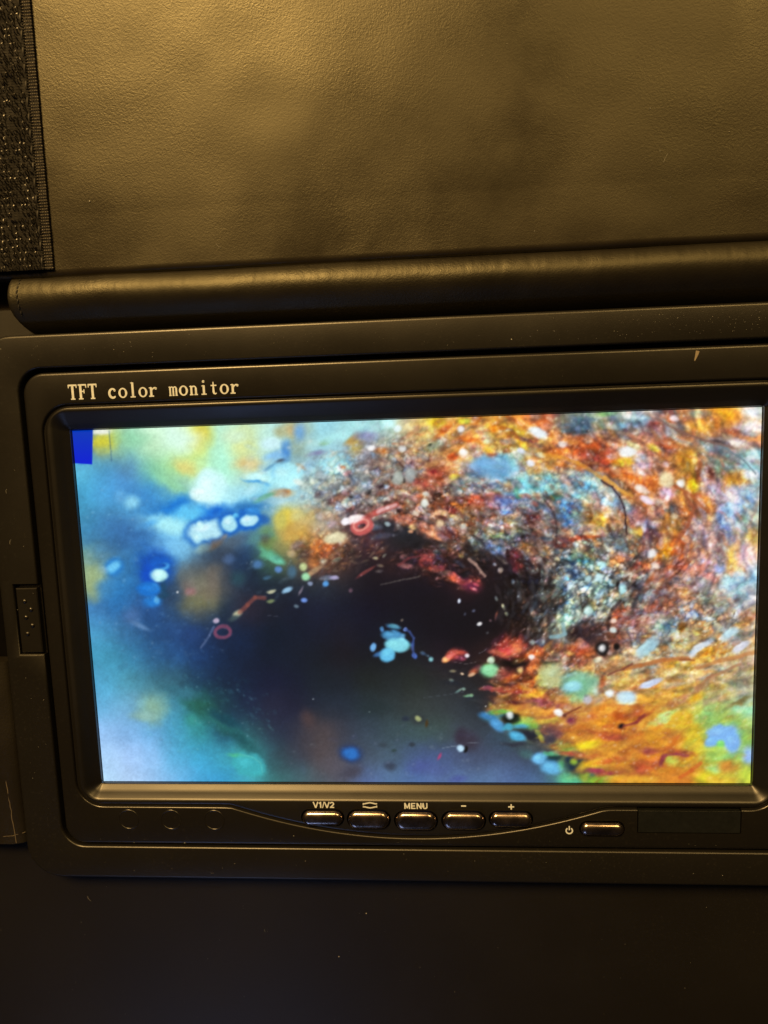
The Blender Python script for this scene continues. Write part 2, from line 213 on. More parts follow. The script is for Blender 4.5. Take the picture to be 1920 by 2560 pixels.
# dabs: x y rx ry angle colour [softness] [opacity]
DABS = '''
256 1104 34 20 -8 d4d040 .8|252 1079 26 7 0 eef4e4 .6|330 1095 40 16 0 90dcae .9 .7|505 1093 24 26 0 e6c828 .9|464 1166 30 16 20 dcd880 .9|470 1100 40 24 0 d8fff4 .9 .7|430 1210 50 14 30 98dc98 .9 .6|545 1150 34 60 0 b0ffe0 .9 .6|600 1110 30 40 0 dce090 .9 .7|618 1160 28 14 0 e0c888 .9|590 1090 30 14 0 d0f0c8 .8
437 1263 48 18 -20 1478d8 .9|534 1275 48 18 -10 0a68dc .8|620 1268 55 16 -15 2878c0 .9|526 1220 38 40 0 ccffff .45|506 1234 28 18 0 d8ffff .4|518 1198 18 24 0 d0ffff .5|556 1236 30 22 20 b0f4ff .7|473 1284 40 20 -10 58c8ff .7|329 1256 18 15 0 84d4f8 .7|300 1240 14 14 0 68b8f0 .8 .6
420 1314 64 20 8 a4f2ff .8|365 1313 28 9 -20 58b8f8 .7|440 1370 60 26 25 78c8f8 .9 .7|395 1376 24 14 0 4c98e8 .9 .6|320 1320 60 30 20 2c62a0 1 .6
518 1327 50 33 -14 1060c8 .45|516 1326 41 25 -14 ccffff .3|495 1346 15 15 0 b8f4ff .35|496 1346 8 7 0 5098c8 .5|500 1312 10 12 0 c8ffff .4|488 1328 9 6 0 3890d8 .5|540 1338 20 8 -25 e8fff0 .5|573 1309 27 27 0 0c60c8 .4|573 1309 20 20 0 c4ffff .25|590 1290 9 7 0 68d4ff .4|623 1302 30 24 0 0c60c8 .4|623 1301 22 15 -4 ccffff .25|631 1279 17 10 0 2c88dc .4|626 1284 10 5 0 1050a8 .5|659 1299 15 13 0 2468b8 .6|537 1358 24 11 -32 dc9848 .6|560 1340 10 6 -30 e0a860 .6|508 1370 16 12 -30 b0e0d8 .8
646 1195 34 13 5 c4ffff .5|640 1206 30 5 10 48a0e0 .7|692 1163 28 6 -22 3c78b0 .6|700 1152 12 5 -25 404858 .7|712 1187 42 28 -10 aaf4ff .45|687 1180 8 14 20 58a8f0 .6|705 1170 14 8 0 60b0f8 .6|722 1200 30 14 0 c8ffff .5|745 1204 14 8 20 e0f4ec .4|752 1166 14 5 30 b08868 .6|747 1172 6 12 10 f0e8e0 .5|679 1109 27 15 0 ccf8ff .6|690 1138 28 10 -15 88c8f8 .7|715 1124 12 22 0 4890e0 .8|730 1075 24 14 0 c0b080 .8|700 1080 14 12 0 b0b890 .8|750 1080 14 22 0 70a8d8 .8|704 1233 25 10 0 d0a060 .7|716 1232 9 9 0 b87840 .7|662 1243 26 6 -24 58a880 .7|700 1250 40 12 0 b0d8e0 .9 .6
830 1165 44 24 -6 a4e8f0 .6|800 1180 36 14 -8 b8f0f8 .6|850 1170 8 14 0 e8e0d8 .5|788 1204 14 9 10 d4f8f4 .5|816 1103 16 7 -25 709858 .7|850 1090 60 12 -12 a8ecf0 .8|895 1065 40 12 0 a0e0e4 .8|928 1120 10 8 0 ffffff .4|952 1126 18 7 0 d88848 .6|890 1112 16 22 10 c0a860 .8|880 1100 20 8 -30 b89858 .7|915 1090 26 12 0 8890b8 .8|868 1182 12 9 0 b0a8c8 .6|790 1133 22 6 -10 8088b0 .7|858 1168 7 5 0 a87860 .6
717 1296 26 28 0 e6cc48 .8|742 1326 44 30 -25 cca452 .8|702 1300 14 20 0 c8c060 .7|666 1349 18 24 0 6c9850 .8|650 1345 30 12 -15 50888c .8|664 1350 12 14 0 585848 .8 .7|745 1290 18 14 0 d0c880 .8|770 1300 30 12 -30 c8b070 .8
801 1374 33 25 -38 d47c48 .55|812 1384 18 8 -38 b85838 .6|826 1366 24 11 -30 d06c40 .5|784 1402 15 18 0 c07444 .6|838 1345 26 13 -14 dcd4ac .4|852 1352 9 14 0 f0f0d0 .5|808 1402 10 9 0 c8b898 .5|784 1428 28 6 -35 a88868 .6|843 1376 8 6 0 706858 .5|842 1400 14 6 -25 909078 .5|676 1389 32 11 28 60b890 .6|690 1400 20 8 20 68c8a8 .6|729 1383 14 12 0 bcac84 .5|745 1362 18 10 -30 8c7870 .7|764 1384 14 10 -30 3c303c .9 .6|700 1368 24 14 30 8c8858 .8 .7|800 1322 24 22 0 b8a890 .9 .7
758 1418 10 10 0 bccc90 .3|764 1441 12 11 0 98dca8 .3|775 1458 7 6 0 8494b4 .4|814 1460 8 8 0 509ce8 .3|820 1445 20 6 -4 686c80 .5|836 1445 11 6 0 a8a0c8 .35|760 1501 9 6 0 6c94e8 .3|718 1475 15 7 -25 8cbce0 .35|678 1478 12 5 -14 b8b898 .4|696 1424 10 9 0 5484c4 .4|644 1411 14 11 0 4878ac .6|572 1397 15 12 0 5474a4 .6|596 1445 17 18 0 284c5c .8|668 1445 12 6 -15 386484 .5|729 1430 11 15 0 446880 .6|752 1478 3 12 25 706878 .6|741 1515 7 5 30 607484 .5|677 1503 9 4 -10 788860 .6|878 1475 5 5 0 685060 .6|955 1574 6 8 0 5088b8 .5|600 1400 24 24 0 1c3c64 .9 .6
497 1478 50 50 0 746f60 .8 .8|497 1440 48 30 0 646a68 .9 .7|473 1469 19 16 0 7c6c68 .9 .6|520 1480 22 26 0 7c7458 .9 .6|500 1455 20 14 0 80806c .9 .5|476 1480 14 10 0 906c6c .6|493 1508 40 18 0 747650 .9 .6|530 1450 20 40 0 706860 .8 .7|443 1480 3 3 0 f0f0f0 .4|540 1380 50 26 -25 2c3c54 1 .7|590 1350 30 12 -20 485c70 1 .6|420 1480 24 30 0 284464 .9 .8
285 1417 25 21 -35 1c7cd4 .5|283 1418 19 12 -35 64c4f8 .5|256 1425 12 9 0 70acdc .7|230 1452 30 42 0 98b080 .7|265 1470 22 20 0 5090b8 .9
392 1416 42 36 0 0848b0 .6|398 1410 28 20 0 0c5cc8 .5|412 1416 14 10 0 48a8ec .5|405 1414 14 7 0 0c50b0 .5|396 1438 21 14 0 bcf8f8 .35|370 1440 16 24 0 0450d0 .7|372 1472 28 16 0 1074d8 .4|386 1468 14 12 0 4ca4ec .5|376 1473 10 7 0 48a0e8 .5|382 1502 22 15 0 1c7cd8 .5|393 1500 8 11 0 50a8e8 .5|410 1488 14 7 -15 1c4868 .6|408 1470 8 20 0 1c4c70 .8|290 1490 30 40 0 2078c0 .9 .7
540 1553 8 7 0 b8a8c4 .4|600 1605 30 30 0 10284c 1 .6|330 1540 20 20 0 5078b4 .9 .6|350 1565 22 6 25 5884b8 .8|480 1585 24 18 0 204480 .9 .6
594 1534 15 9 -32 c0c09c .5|585 1545 14 6 -20 3c5058 .8
382 1773 28 30 0 88b498 .9 .8|360 1790 28 10 0 88b8b0 .9|500 1765 44 16 25 205c50 .9 .8|560 1815 50 12 30 246c6c .9|560 1795 40 10 28 144858 .9|600 1850 46 12 36 1c5860 .9|450 1730 40 12 15 306c80 .9|620 1912 36 28 15 38b0bc .35 .9|640 1930 22 16 0 38b0b0 .9 .6|600 1890 26 5 10 48c090 .8|480 1800 14 14 0 308c88 .8|770 1800 16 24 -20 503c3c .9 .8|800 1860 30 50 -15 544a4c 1 .8|840 1920 40 30 0 5c5660 1 .6|760 1850 30 40 0 3c3c48 1 .5
877 1884 27 20 10 243c70 .6|877 1884 20 15 12 2870c4 .5|1045 1797 18 13 0 343c40 .5|1045 1797 9 7 20 98a070 .4|1014 1797 9 7 0 2c3848 .6|1066 1808 4 9 10 4c3c24 .6|1030 1861 8 6 0 34404c .6|1170 1851 28 22 30 3e3a4a .7|1152 1840 12 18 0 3a3444 .7|1163 1873 6 10 10 141418 .4|1151 1871 10 9 0 bce4ff .3|1098 1891 4 11 25 b04878 .5|1051 1917 28 16 -10 4a5694 .9 .7|1090 1925 26 14 0 506098 .9 .6|1145 1948 19 9 -10 4c589c .8 .7|975 1915 14 10 0 3c485c .8|958 1863 10 6 0 3a4854 .8|880 1930 24 12 -15 484858 .9|985 1876 6 4 0 34484c .6|1170 1739 13 4 -6 74a080 .5|1178 1738 5 4 0 90b890 .5|1148 1726 14 3 -30 64847c .5|1160 1722 5 4 0 80a098 .5|1133 1677 10 4 0 6c6c60 .5|1129 1700 6 4 20 606860 .6|1155 1685 5 3 20 e0c8b8 .5|1180 1686 10 5 -20 d0a888 .4|1190 1674 16 8 -30 984c40 .6|1214 1766 2 2 0 e8f0f8 .5|783 1747 2 2 0 b0b8c0 .5|924 1779 2 2 0 a0b0b0 .5|940 1770 30 14 0 243438 1 .5
897 1316 34 26 -10 38202c .7|1030 1345 80 26 12 1c2028 .9 .8|975 1320 50 14 15 262a36 .8|960 1340 30 8 -12 484858 .6|968 1310 9 6 20 98b0b8 .4|940 1318 14 7 0 505868 .6
889 1299 21 11 -16 fff0f0 .4|864 1304 9 9 0 fcf6ff .3
1008 1296 28 10 18 cc6c5c .6|1033 1318 13 10 0 c4a474 .5|1026 1330 8 5 0 c09070 .5|1081 1331 30 12 26 d4846c .5|1062 1322 18 8 26 c07060 .6|1096 1346 10 6 20 d88868 .5|1123 1332 22 13 0 ac4c42 .6|1099 1310 11 11 0 e4c49c .4|1132 1301 15 16 0 b4ac94 .6|1159 1316 9 9 0 c4c8bc .4|1069 1292 13 10 30 ccb8bc .5|1040 1282 10 8 0 e8d8c0 .4|1060 1257 9 10 0 ccd0c8 .4|1081 1304 5 7 20 1c1018 .6|1052 1290 5 5 0 301820 .6|1165 1284 14 14 0 e0b854 .5|1210 1304 24 9 -10 c87050 .6
1085 1258 22 20 0 604038 .8|1201 1256 76 17 2 b83c34 .5|1143 1259 20 9 -5 d47c40 .7|1225 1239 13 8 0 dc9898 .6|1180 1246 24 6 0 d86048 .6|1247 1246 12 12 0 702c2c .7|1130 1276 20 8 25 803038 .7|1195 1280 40 8 5 704838 .8|1090 1180 26 16 0 b05040 .7|1060 1205 40 16 10 b85c50 .7|1098 1196 9 6 0 903c28 .6|1085 1178 8 5 0 a02c30 .6
1153 1073 10 8 0 f8ece8 .4|1102 1106 12 12 0 d4e8d4 .5|1159 1130 11 10 0 fffaf4 .3|1006 1123 11 9 0 e8e8e4 .4|1185 1167 12 10 10 acccfc .4|994 1071 11 10 0 d4ffff .5|970 1058 16 12 0 b8fcfc .6|1264 1106 10 8 0 d8c0b0 .5|1136 1193 14 9 -15 f4d454 .5|1172 1147 15 8 -22 f0cc5c .5|1093 1055 18 10 0 fcd434 .6|1110 1075 26 8 -40 d8602c .7|1170 1098 26 9 0 dc6428 .7|1132 1142 12 9 0 d44c28 .6|1080 1118 24 8 -25 889078 .7|1075 1112 6 4 -30 404838 .6|1210 1085 12 24 -30 d0b088 .8|1216 1105 6 6 0 c8d090 .6|1240 1070 14 8 0 e87828 .7|1160 1052 16 8 0 e8d848 .7|1190 1052 10 12 0 e88030 .7|1270 1056 40 6 20 c87838 .7|1220 1130 14 10 0 e0b848 .7|1200 1140 14 10 0 d8a088 .7
1302 1127 12 8 10 dce2f4 .4|1326 1158 10 10 0 e0e8f4 .4|1346 1081 21 10 26 e4f4fc .4|1353 1137 11 7 10 f8e8ac .4|1334 1101 12 6 0 a83830 .6|1300 1078 40 8 28 dcc048 .7|1310 1110 30 7 25 e8b838 .6|1300 1095 26 5 25 a86030 .6|1345 1055 30 8 0 d06838 .7|1300 1046 30 10 5 e0783c .7
1232 1169 56 25 4 6ca6d8 .45|1262 1150 36 13 -8 7cc4e4 .6|1216 1160 24 9 -5 78a0e4 .7|1232 1166 28 3 -4 50b48c .7|1240 1184 24 9 5 5898a8 .8|1280 1170 14 20 0 8cd8e0 .7|1290 1140 24 10 -15 84a8b0 .7|1189 1178 13 10 0 80b0f0 .6|1177 1213 40 20 -4 9aa2a2 .5|1187 1223 13 11 0 7094c8 .6|1160 1216 14 10 0 98a890 .7|1208 1222 4 9 0 504858 .6|1235 1215 26 12 0 90a4b4 .7|1270 1215 18 10 0 b09070 .8|1331 1205 38 16 4 8ae4f2 .5|1317 1226 22 16 -25 84dcf4 .6|1345 1222 20 8 10 48a0b8 .7|1273 1253 38 16 -8 7c94cc .6|1262 1282 18 10 0 88a4e0 .6|1300 1240 10 6 -20 40806c .7|1305 1262 20 10 0 8c98a8 .7|1312 1280 20 5 15 706468 .8|1292 1230 8 14 0 388058 .8 .6
994 1194 14 17 0 a4aca4 .4|1025 1188 14 20 10 9ca4a4 .4|1010 1200 4 9 0 303030 .5|980 1193 4 6 0 403038 .6|1048 1178 14 14 0 8890a0 .6|1034 1160 18 10 20 806870 .7|1064 1234 11 7 10 ccd0c8 .4|1061 1256 10 13 0 dce4d8 .4|1001 1229 15 9 -15 ccbc9c .5|972 1243 17 9 -5 c4c8d0 .5|1018 1246 15 10 10 d8acb0 .5|1040 1280 12 9 0 e4ccb4 .5|984 1275 14 9 -15 a89cac .6|1088 1243 18 13 10 4c2c2c .7|1010 1258 16 6 30 805040 .6|998 1278 6 5 0 402028 .6|1045 1246 12 10 0 d86848 .7
964 1218 8 6 10 a8c8e4 .5|898 1223 14 12 0 9cc0cc .5|846 1265 11 11 0 a8b4d8 .5|876 1256 16 14 0 98b8d0 .5|814 1236 16 10 0 a8b8d0 .6|795 1240 10 12 0 686068 .7|826 1254 16 9 -20 605868 .7|858 1238 30 8 -30 806468 .7|920 1230 12 6 -30 382c30 .6|935 1250 22 9 -10 a0b0a0 .6|922 1212 16 9 0 a0a8b8 .6|955 1218 8 5 0 484050 .6|870 1205 6 5 0 606048 .6|890 1200 24 12 0 90a8c0 .8|818 1292 26 10 -25 a89888 .7|870 1277 26 6 -30 6c5058 .7|800 1290 10 9 0 c0b8b0 .6|830 1310 12 10 0 b0a0a8 .6|878 1240 5 5 0 484850 .6
1451 1064 46 22 0 5e7688 .6|1549 1066 18 9 -5 8cbce0 .6|1505 1037 28 6 -5 84b470 .7|1500 1060 18 10 0 688070 .7|1467 1078 10 4 0 384850 .6|1430 1080 26 8 5 485c68 .7|1600 1045 40 14 0 90a8b4 .7|1640 1040 14 10 25 805860 .7|1686 1045 13 8 20 ffe6e6 .35|1812 1037 34 18 -5 f49c28 .6|1755 1064 28 14 0 f4a430 .6|1789 1057 16 14 0 e47c28 .6|1830 1060 16 10 0 e88838 .7|1745 1035 26 10 0 a8a480 .7|1885 1028 26 14 0 e4ecec .7|1667 1064 34 9 26 9cacb4 .6|1690 1078 20 8 20 b8b8c0 .6|1640 1062 20 10 15 a04840 .7|1870 1070 34 16 0 b8b0b4 .7|1830 1082 30 10 15 d06c40 .7|1880 1098 30 8 5 d88850 .7|1720 1085 40 8 25 b06c48 .8
1470 1118 60 22 14 c84c28 .6|1400 1128 40 12 15 d06430 .7|1530 1165 50 18 32 cc5026 .6|1590 1208 40 14 38 d86428 .6|1485 1145 40 10 22 b84438 .7|1569 1130 20 12 -6 f4fcff .35|1559 1155 28 10 -14 ecc63c .5|1580 1112 26 8 20 e8d098 .6|1407 1110 13 8 10 f4e8e0 .4|1471 1105 11 7 0 e8a888 .5|1610 1163 17 10 10 dcb8d0 .5|1606 1183 13 7 30 ecd4d4 .5|1600 1145 14 10 0 c8d0d8 .6|1530 1141 12 8 0 e0b0a8 .6|1665 1162 10 9 0 e8c0b8 .5|1637 1121 19 8 26 e0c850 .6|1670 1120 24 5 30 c85830 .6|1655 1140 14 10 20 d07840 .6|1665 1200 18 18 0 ecd8a8 .35|1665 1200 9 10 0 b87038 .5|1701 1209 11 11 0 ffffff .3|1667 1233 18 19 10 dcbce6 .5|1617 1250 18 8 28 f4dcf6 .4|1603 1223 17 9 24 f6dccc .45|1640 1255 30 6 30 e0c0a8 .5|1731 1216 13 22 10 e6be28 .5|1725 1152 18 26 10 cc9430 .6|1735 1150 6 18 5 f0c868 .6|1700 1150 20 20 10 b88038 .7|1749 1175 8 30 5 a05030 .6|1680 1090 40 8 30 b0a8a0 .7|1690 1215 12 5 0 803820 .5|1630 1210 20 24 20 d86c34 .8
1471 1209 42 26 8 68b8e2 .6|1461 1189 38 11 10 a4ccca .7|1421 1263 26 18 20 4680cc .6|1411 1302 20 18 0 4c8edc .6|1370 1202 26 20 0 7acce4 .6|1519 1250 30 30 0 9cbccc .7|1395 1225 26 12 -15 78c0d0 .7|1385 1242 24 8 -10 407868 .7|1450 1240 26 12 20 80b8c8 .7|1440 1290 10 16 0 70b0b0 .7|1505 1300 36 25 -10 c89040 .55|1500 1298 18 12 0 f0b848 .6|1522 1287 14 8 -10 f6d8b8 .5|1530 1310 16 16 0 b88860 .7|1475 1290 6 14 0 805030 .6|1450 1322 36 10 -10 98a0b0 .7|1410 1330 20 10 0 b88868 .7|1448 1344 52 7 -6 a84434 .6|1400 1355 26 14 0 803838 .7|1570 1270 24 14 30 88a4b4 .7|1590 1290 16 20 10 a07078 .7|1590 1245 24 10 35 c87848 .7
1630 1383 12 12 0 ffffff .3|1613 1380 14 14 0 606068 .7 .7|1667 1380 20 22 0 f2a42e .55|1697 1375 22 24 0 dc5420 .55|1690 1362 10 10 0 f08848 .6|1617 1310 26 9 0 e6def4 .5|1618 1337 18 34 0 6c4c5c .7|1610 1318 8 14 0 f0e8f8 .5|1600 1330 8 12 0 e0b048 .6|1583 1335 12 14 0 e0b870 .6|1677 1312 24 24 10 d08a36 .7|1687 1290 11 9 10 f6ceac .5|1665 1350 12 10 0 d8b878 .6|1765 1297 20 12 -5 e8c888 .6|1762 1256 36 13 42 cc7c38 .6|1745 1240 10 8 0 e06838 .6|1833 1200 42 20 -6 e49c36 .6|1800 1215 20 10 -30 d88040 .7|1876 1186 17 12 0 dcecf4 .5|1768 1189 14 20 0 ecd6e6 .5|1779 1179 9 24 14 7c3a3c .6|1860 1243 30 22 0 a4cef0 .6|1868 1258 10 8 0 e0f4ff .5|1839 1283 32 40 0 90bae4 .7|1814 1312 12 44 -18 7890c4 .7|1855 1300 14 12 0 80a890 .7|1790 1215 20 20 0 b0a0c0 .7|1830 1235 20 16 0 d8c8d8 .6|1883 1142 32 16 0 9cd4e4 .6|1843 1108 22 10 5 e6d6d6 .6|1789 1121 22 10 10 9cb4bc .6|1815 1150 20 14 0 88b098 .7|1780 1120 40 8 30 889898 .7|1870 1165 24 10 0 90c8e0 .7|1800 1165 20 14 0 90a890 .7|1880 1345 16 20 0 d8b060 .7|1750 1330 20 30 0 a890a0 .8|1755 1270 8 30 -15 e8c0b0 .6
1495 1377 9 9 0 c8e0e0 .5|1546 1367 22 10 5 98a8b4 .6|1540 1376 8 6 0 404048 .6|1434 1424 17 19 0 4276cc .6|1471 1407 24 14 0 70b4bc .7|1440 1395 24 10 -10 408878 .7|1505 1411 13 8 0 b4f4fc .45|1520 1425 14 10 20 8ca8e0 .6|1470 1448 9 9 0 bcecf4 .4|1495 1444 11 11 0 bcecfc .4|1556 1471 11 14 0 acecf4 .45|1407 1448 20 7 -15 a4d4e4 .5|1488 1468 22 14 10 90d2e2 .6|1525 1502 12 24 35 b4e4e6 .5|1471 1525 11 13 0 c8f0e8 .45|1505 1534 28 13 -38 acd6dc .5|1427 1509 11 26 16 9ccccc .5|1417 1549 20 20 0 9ce6e6 .5|1460 1475 10 14 0 a8c8e8 .5|1450 1490 8 8 0 d0f0f0 .5|1530 1385 12 14 0 c8a080 .7|1500 1490 10 10 0 98b8d8 .5|1445 1465 9 14 0 7890a0 .6
1481 1582 48 26 0 4e3636 .6|1440 1586 20 16 0 2c2028 .7|1455 1610 14 10 0 803830 .6|1450 1603 8 8 0 c08070 .6|1590 1468 18 10 20 34303c .6|1575 1495 24 8 -15 3c3838 .7|1545 1465 6 12 0 202028 .6|1556 1542 26 22 -10 bc4a30 .6|1532 1552 10 7 0 f4ccbc .4|1532 1576 10 8 0 d8e8e6 .4|1505 1622 17 17 0 141418 .35|1505 1621 11 11 0 ffffff .25|1542 1617 10 10 0 141418 .5|1525 1632 8 8 0 a09090 .5|1711 1485 20 14 10 dc9450 .6|1640 1414 11 8 10 f6d8c8 .4|1612 1420 14 12 0 c86848 .6|1630 1485 11 11 0 c4bccc .5|1617 1440 6 12 0 303038 .6|1595 1415 10 12 0 b05050 .6|1665 1435 30 12 -30 c87060 .7|1700 1415 26 14 0 a04838 .8|1745 1425 16 12 40 d89090 .7|1640 1510 30 14 -40 a85040 .8|1833 1397 14 32 16 e4b45e .6|1866 1390 20 30 0 d4b4b8 .7|1839 1465 30 24 0 a4d4ec .6|1886 1441 16 26 0 b4e4f6 .6|1765 1404 15 8 10 ccccfc .5|1799 1421 13 10 0 a4ace8 .6|1772 1441 16 9 35 d88484 .6|1755 1461 15 13 0 ccb6be .6|1780 1500 30 14 25 90a090 .8|1800 1395 16 10 0 d0b8b0 .7|1690 1450 10 10 0 c8b8c0 .6
1617 1620 32 14 -36 a4d4e6 .4|1657 1563 30 18 -15 9cd6de .55|1645 1590 16 12 -30 b8d8e0 .5|1697 1583 15 15 0 c8eeec .5|1704 1525 9 13 0 b4d4f4 .5|1740 1535 16 9 20 90a0c8 .6|1720 1545 12 10 0 b0b0c0 .6|1799 1522 15 12 10 acd4ee .5|1843 1529 8 17 20 ccd4ee .5|1835 1532 3 8 10 403840 .5|1826 1583 24 10 -36 b4dcee .45|1810 1595 14 12 -20 c8e0e8 .5|1752 1617 32 9 -32 d4e4f4 .4|1853 1617 24 9 -30 d4dcf4 .4|1792 1627 44 14 -10 d89030 .5|1800 1620 14 8 -20 f0a840 .6|1684 1667 38 10 -14 f4b430 .5|1670 1655 20 6 -20 d89840 .6|1711 1592 16 20 10 e4dca4 .6|1705 1568 8 12 20 a06c20 .6|1750 1565 20 6 -30 a87c30 .6|1740 1580 12 16 20 d8c888 .6|1690 1610 14 12 0 d0c880 .6|1700 1630 10 12 0 e0d8a0 .6|1660 1625 12 14 0 a89870 .7|1855 1560 24 9 -25 e8b868 .6|1580 1590 18 14 -40 b09898 .6|1590 1610 14 10 -40 98a8a8 .6|1870 1540 24 14 -25 c08858 .7|1770 1550 10 14 20 d0d0c8 .6|1640 1540 24 10 -30 c0a0a8 .7|1610 1545 8 8 0 e8d0d0 .5|1600 1550 18 20 0 b07880 .8
1294 1655 52 15 -4 161216 .6|1368 1655 20 10 5 161418 .5|1300 1690 60 12 5 301c1c 1 .5|1280 1614 34 25 0 a83430 .7|1290 1621 24 16 0 d46650 .6|1262 1625 20 16 0 b83444 .7|1245 1634 26 7 20 b85848 .6|1341 1630 30 12 -35 c05438 .6|1400 1640 22 9 25 d8c098 .5|1385 1645 24 6 -15 d0a890 .5|1440 1626 40 14 5 b84c36 .6|1420 1632 14 6 25 d89860 .6|1455 1612 14 9 0 c88478 .6|1351 1606 10 8 0 506068 .6|1330 1606 9 8 0 b0b8b0 .5|1356 1604 8 14 10 98a8b8 .5
1141 1638 20 14 -10 843038 .7|1136 1630 9 5 -40 c05058 .5|1150 1640 10 4 0 b84850 .5|1115 1649 12 8 -15 d88860 .5|1128 1636 16 9 -50 b84850 .5|1155 1634 14 7 10 a83c40 .6|1150 1645 14 5 10 b85058 .6|1168 1639 7 5 15 ece0e6 .3|1078 1649 6 7 0 88c8cc .4|1057 1633 9 5 20 44607c .5|1070 1640 12 3 30 344454 .6
1224 1676 20 15 0 90e4a4 .35|1229 1650 10 10 -30 bcd8bc .45|1329 1643 9 8 0 f6eeee .3|1336 1662 12 24 40 d46c40 .5|1276 1694 18 12 -10 d8642e .55|1300 1676 9 10 -20 d8b87c .5|1260 1685 20 10 10 a04038 .7|1250 1692 10 8 0 a05858 .7|1242 1726 34 7 8 b84840 .55|1218 1720 12 6 5 80404c .6|1310 1712 40 8 -15 c05832 .7|1345 1700 10 14 0 d87848 .6|1322 1742 24 8 -8 ecbc40 .55|1349 1728 13 11 0 f4b440 .55|1300 1730 20 6 5 b04048 .7|1352 1759 46 9 5 8c3c58 .7|1294 1757 20 6 10 642430 .7|1280 1778 40 14 5 c89040 .6|1350 1775 40 10 8 c87838 .7|1250 1752 14 7 20 a07858 .6|1260 1762 8 5 20 80603c .6
1377 1689 30 28 0 b8c490 .45|1361 1700 18 20 10 ccca5c .6|1379 1685 13 11 0 c4e4e2 .5|1380 1710 16 12 0 d8d090 .6|1409 1676 24 22 0 b4b4ac .5|1440 1745 26 12 0 dcd880 .6|1450 1712 44 32 0 78b890 .4|1432 1717 23 13 -4 94dcf4 .4|1462 1712 12 12 0 4c9c78 .6|1446 1692 26 9 5 c4dcec .5|1485 1717 14 18 -20 c8e2e6 .5|1475 1700 20 8 30 98c8c8 .6|1469 1749 14 13 0 acacbc .4|1466 1740 6 7 0 3c3440 .5|1472 1752 6 5 0 e0e0f0 .5|1495 1750 12 14 0 c8c0a0 .6|1524 1733 13 13 0 dcecf4 .5|1520 1700 20 16 0 c0b898 .7|1396 1782 13 11 10 fcfcfc .3|1411 1787 7 5 -20 301820 .5|1420 1770 12 8 0 fce6a8 .5|1505 1706 8 20 15 904838 .7|1500 1660 40 10 -15 c8a070 .7|1495 1650 14 8 -15 e0d0b0 .5|1545 1652 24 10 -20 e8a868 .6
1237 1788 28 12 -8 3e8ca4 .5|1218 1790 20 8 10 3878b0 .6|1250 1780 26 7 -4 74b44c .6|1279 1797 22 13 -4 0e1414 .4|1274 1790 11 11 15 f4ffff .3|1242 1812 18 11 42 4a94d0 .45|1256 1820 12 6 10 40a0b8 .5|1272 1817 13 9 0 48a8c8 .45|1310 1810 30 12 6 78c060 .5|1302 1817 18 6 0 50acc8 .6|1315 1800 22 8 5 a8c860 .6|1338 1812 8 10 0 80a848 .6|1294 1840 20 10 20 4aacdc .4|1296 1838 12 5 20 68c4f0 .5|1329 1838 34 13 10 262a36 .7|1354 1845 7 15 -25 a8ac44 .5|1345 1830 6 8 -25 808848 .6|1285 1860 30 6 0 343a48 .8|1390 1830 24 14 0 704448 .7|1375 1850 16 20 0 403c48 .8|1358 1805 8 5 0 d8a848 .6|1372 1802 30 8 -4 d8b048 .6
1317 1886 17 10 15 46686e .5|1349 1896 18 12 -8 6cbcf6 .4|1378 1886 30 8 -14 4e9c78 .5|1380 1896 22 6 -10 1c3c40 .7|1379 1918 24 15 10 60b2e8 .4|1401 1914 12 15 10 68bc74 .5|1425 1880 34 12 40 90b050 .7|1443 1914 24 26 20 162a46 .6|1425 1898 12 8 0 1c3448 .7|1475 1946 10 16 0 203c58 .6|1425 1950 26 14 0 60cc98 .5|1434 1905 9 8 0 98b840 .6|1462 1935 14 20 -20 a0b040 .7|1490 1950 20 9 -10 88b838 .6
1556 1817 13 10 0 140c1c .5|1469 1861 26 12 -4 ecdc28 .7|1478 1911 30 10 -12 e6b62e .7|1505 1930 44 7 4 b43c50 .7|1440 1885 44 6 6 b85040 .8|1428 1803 12 9 0 803058 .7|1465 1825 50 8 5 c05830 .8|1530 1842 30 8 5 b04838 .8|1450 1840 30 14 0 d88838 .8|1510 1780 30 20 0 e08430 .9|1460 1790 14 8 0 e8a848 .7|1505 1805 24 14 0 e8902c .8|1550 1790 20 12 0 c05020 .8|1540 1870 34 10 -15 e09c34 .8|1530 1900 40 8 -10 c85c30 .8|1570 1855 26 8 -20 d08838 .8|1600 1800 10 16 10 e8a040 .8
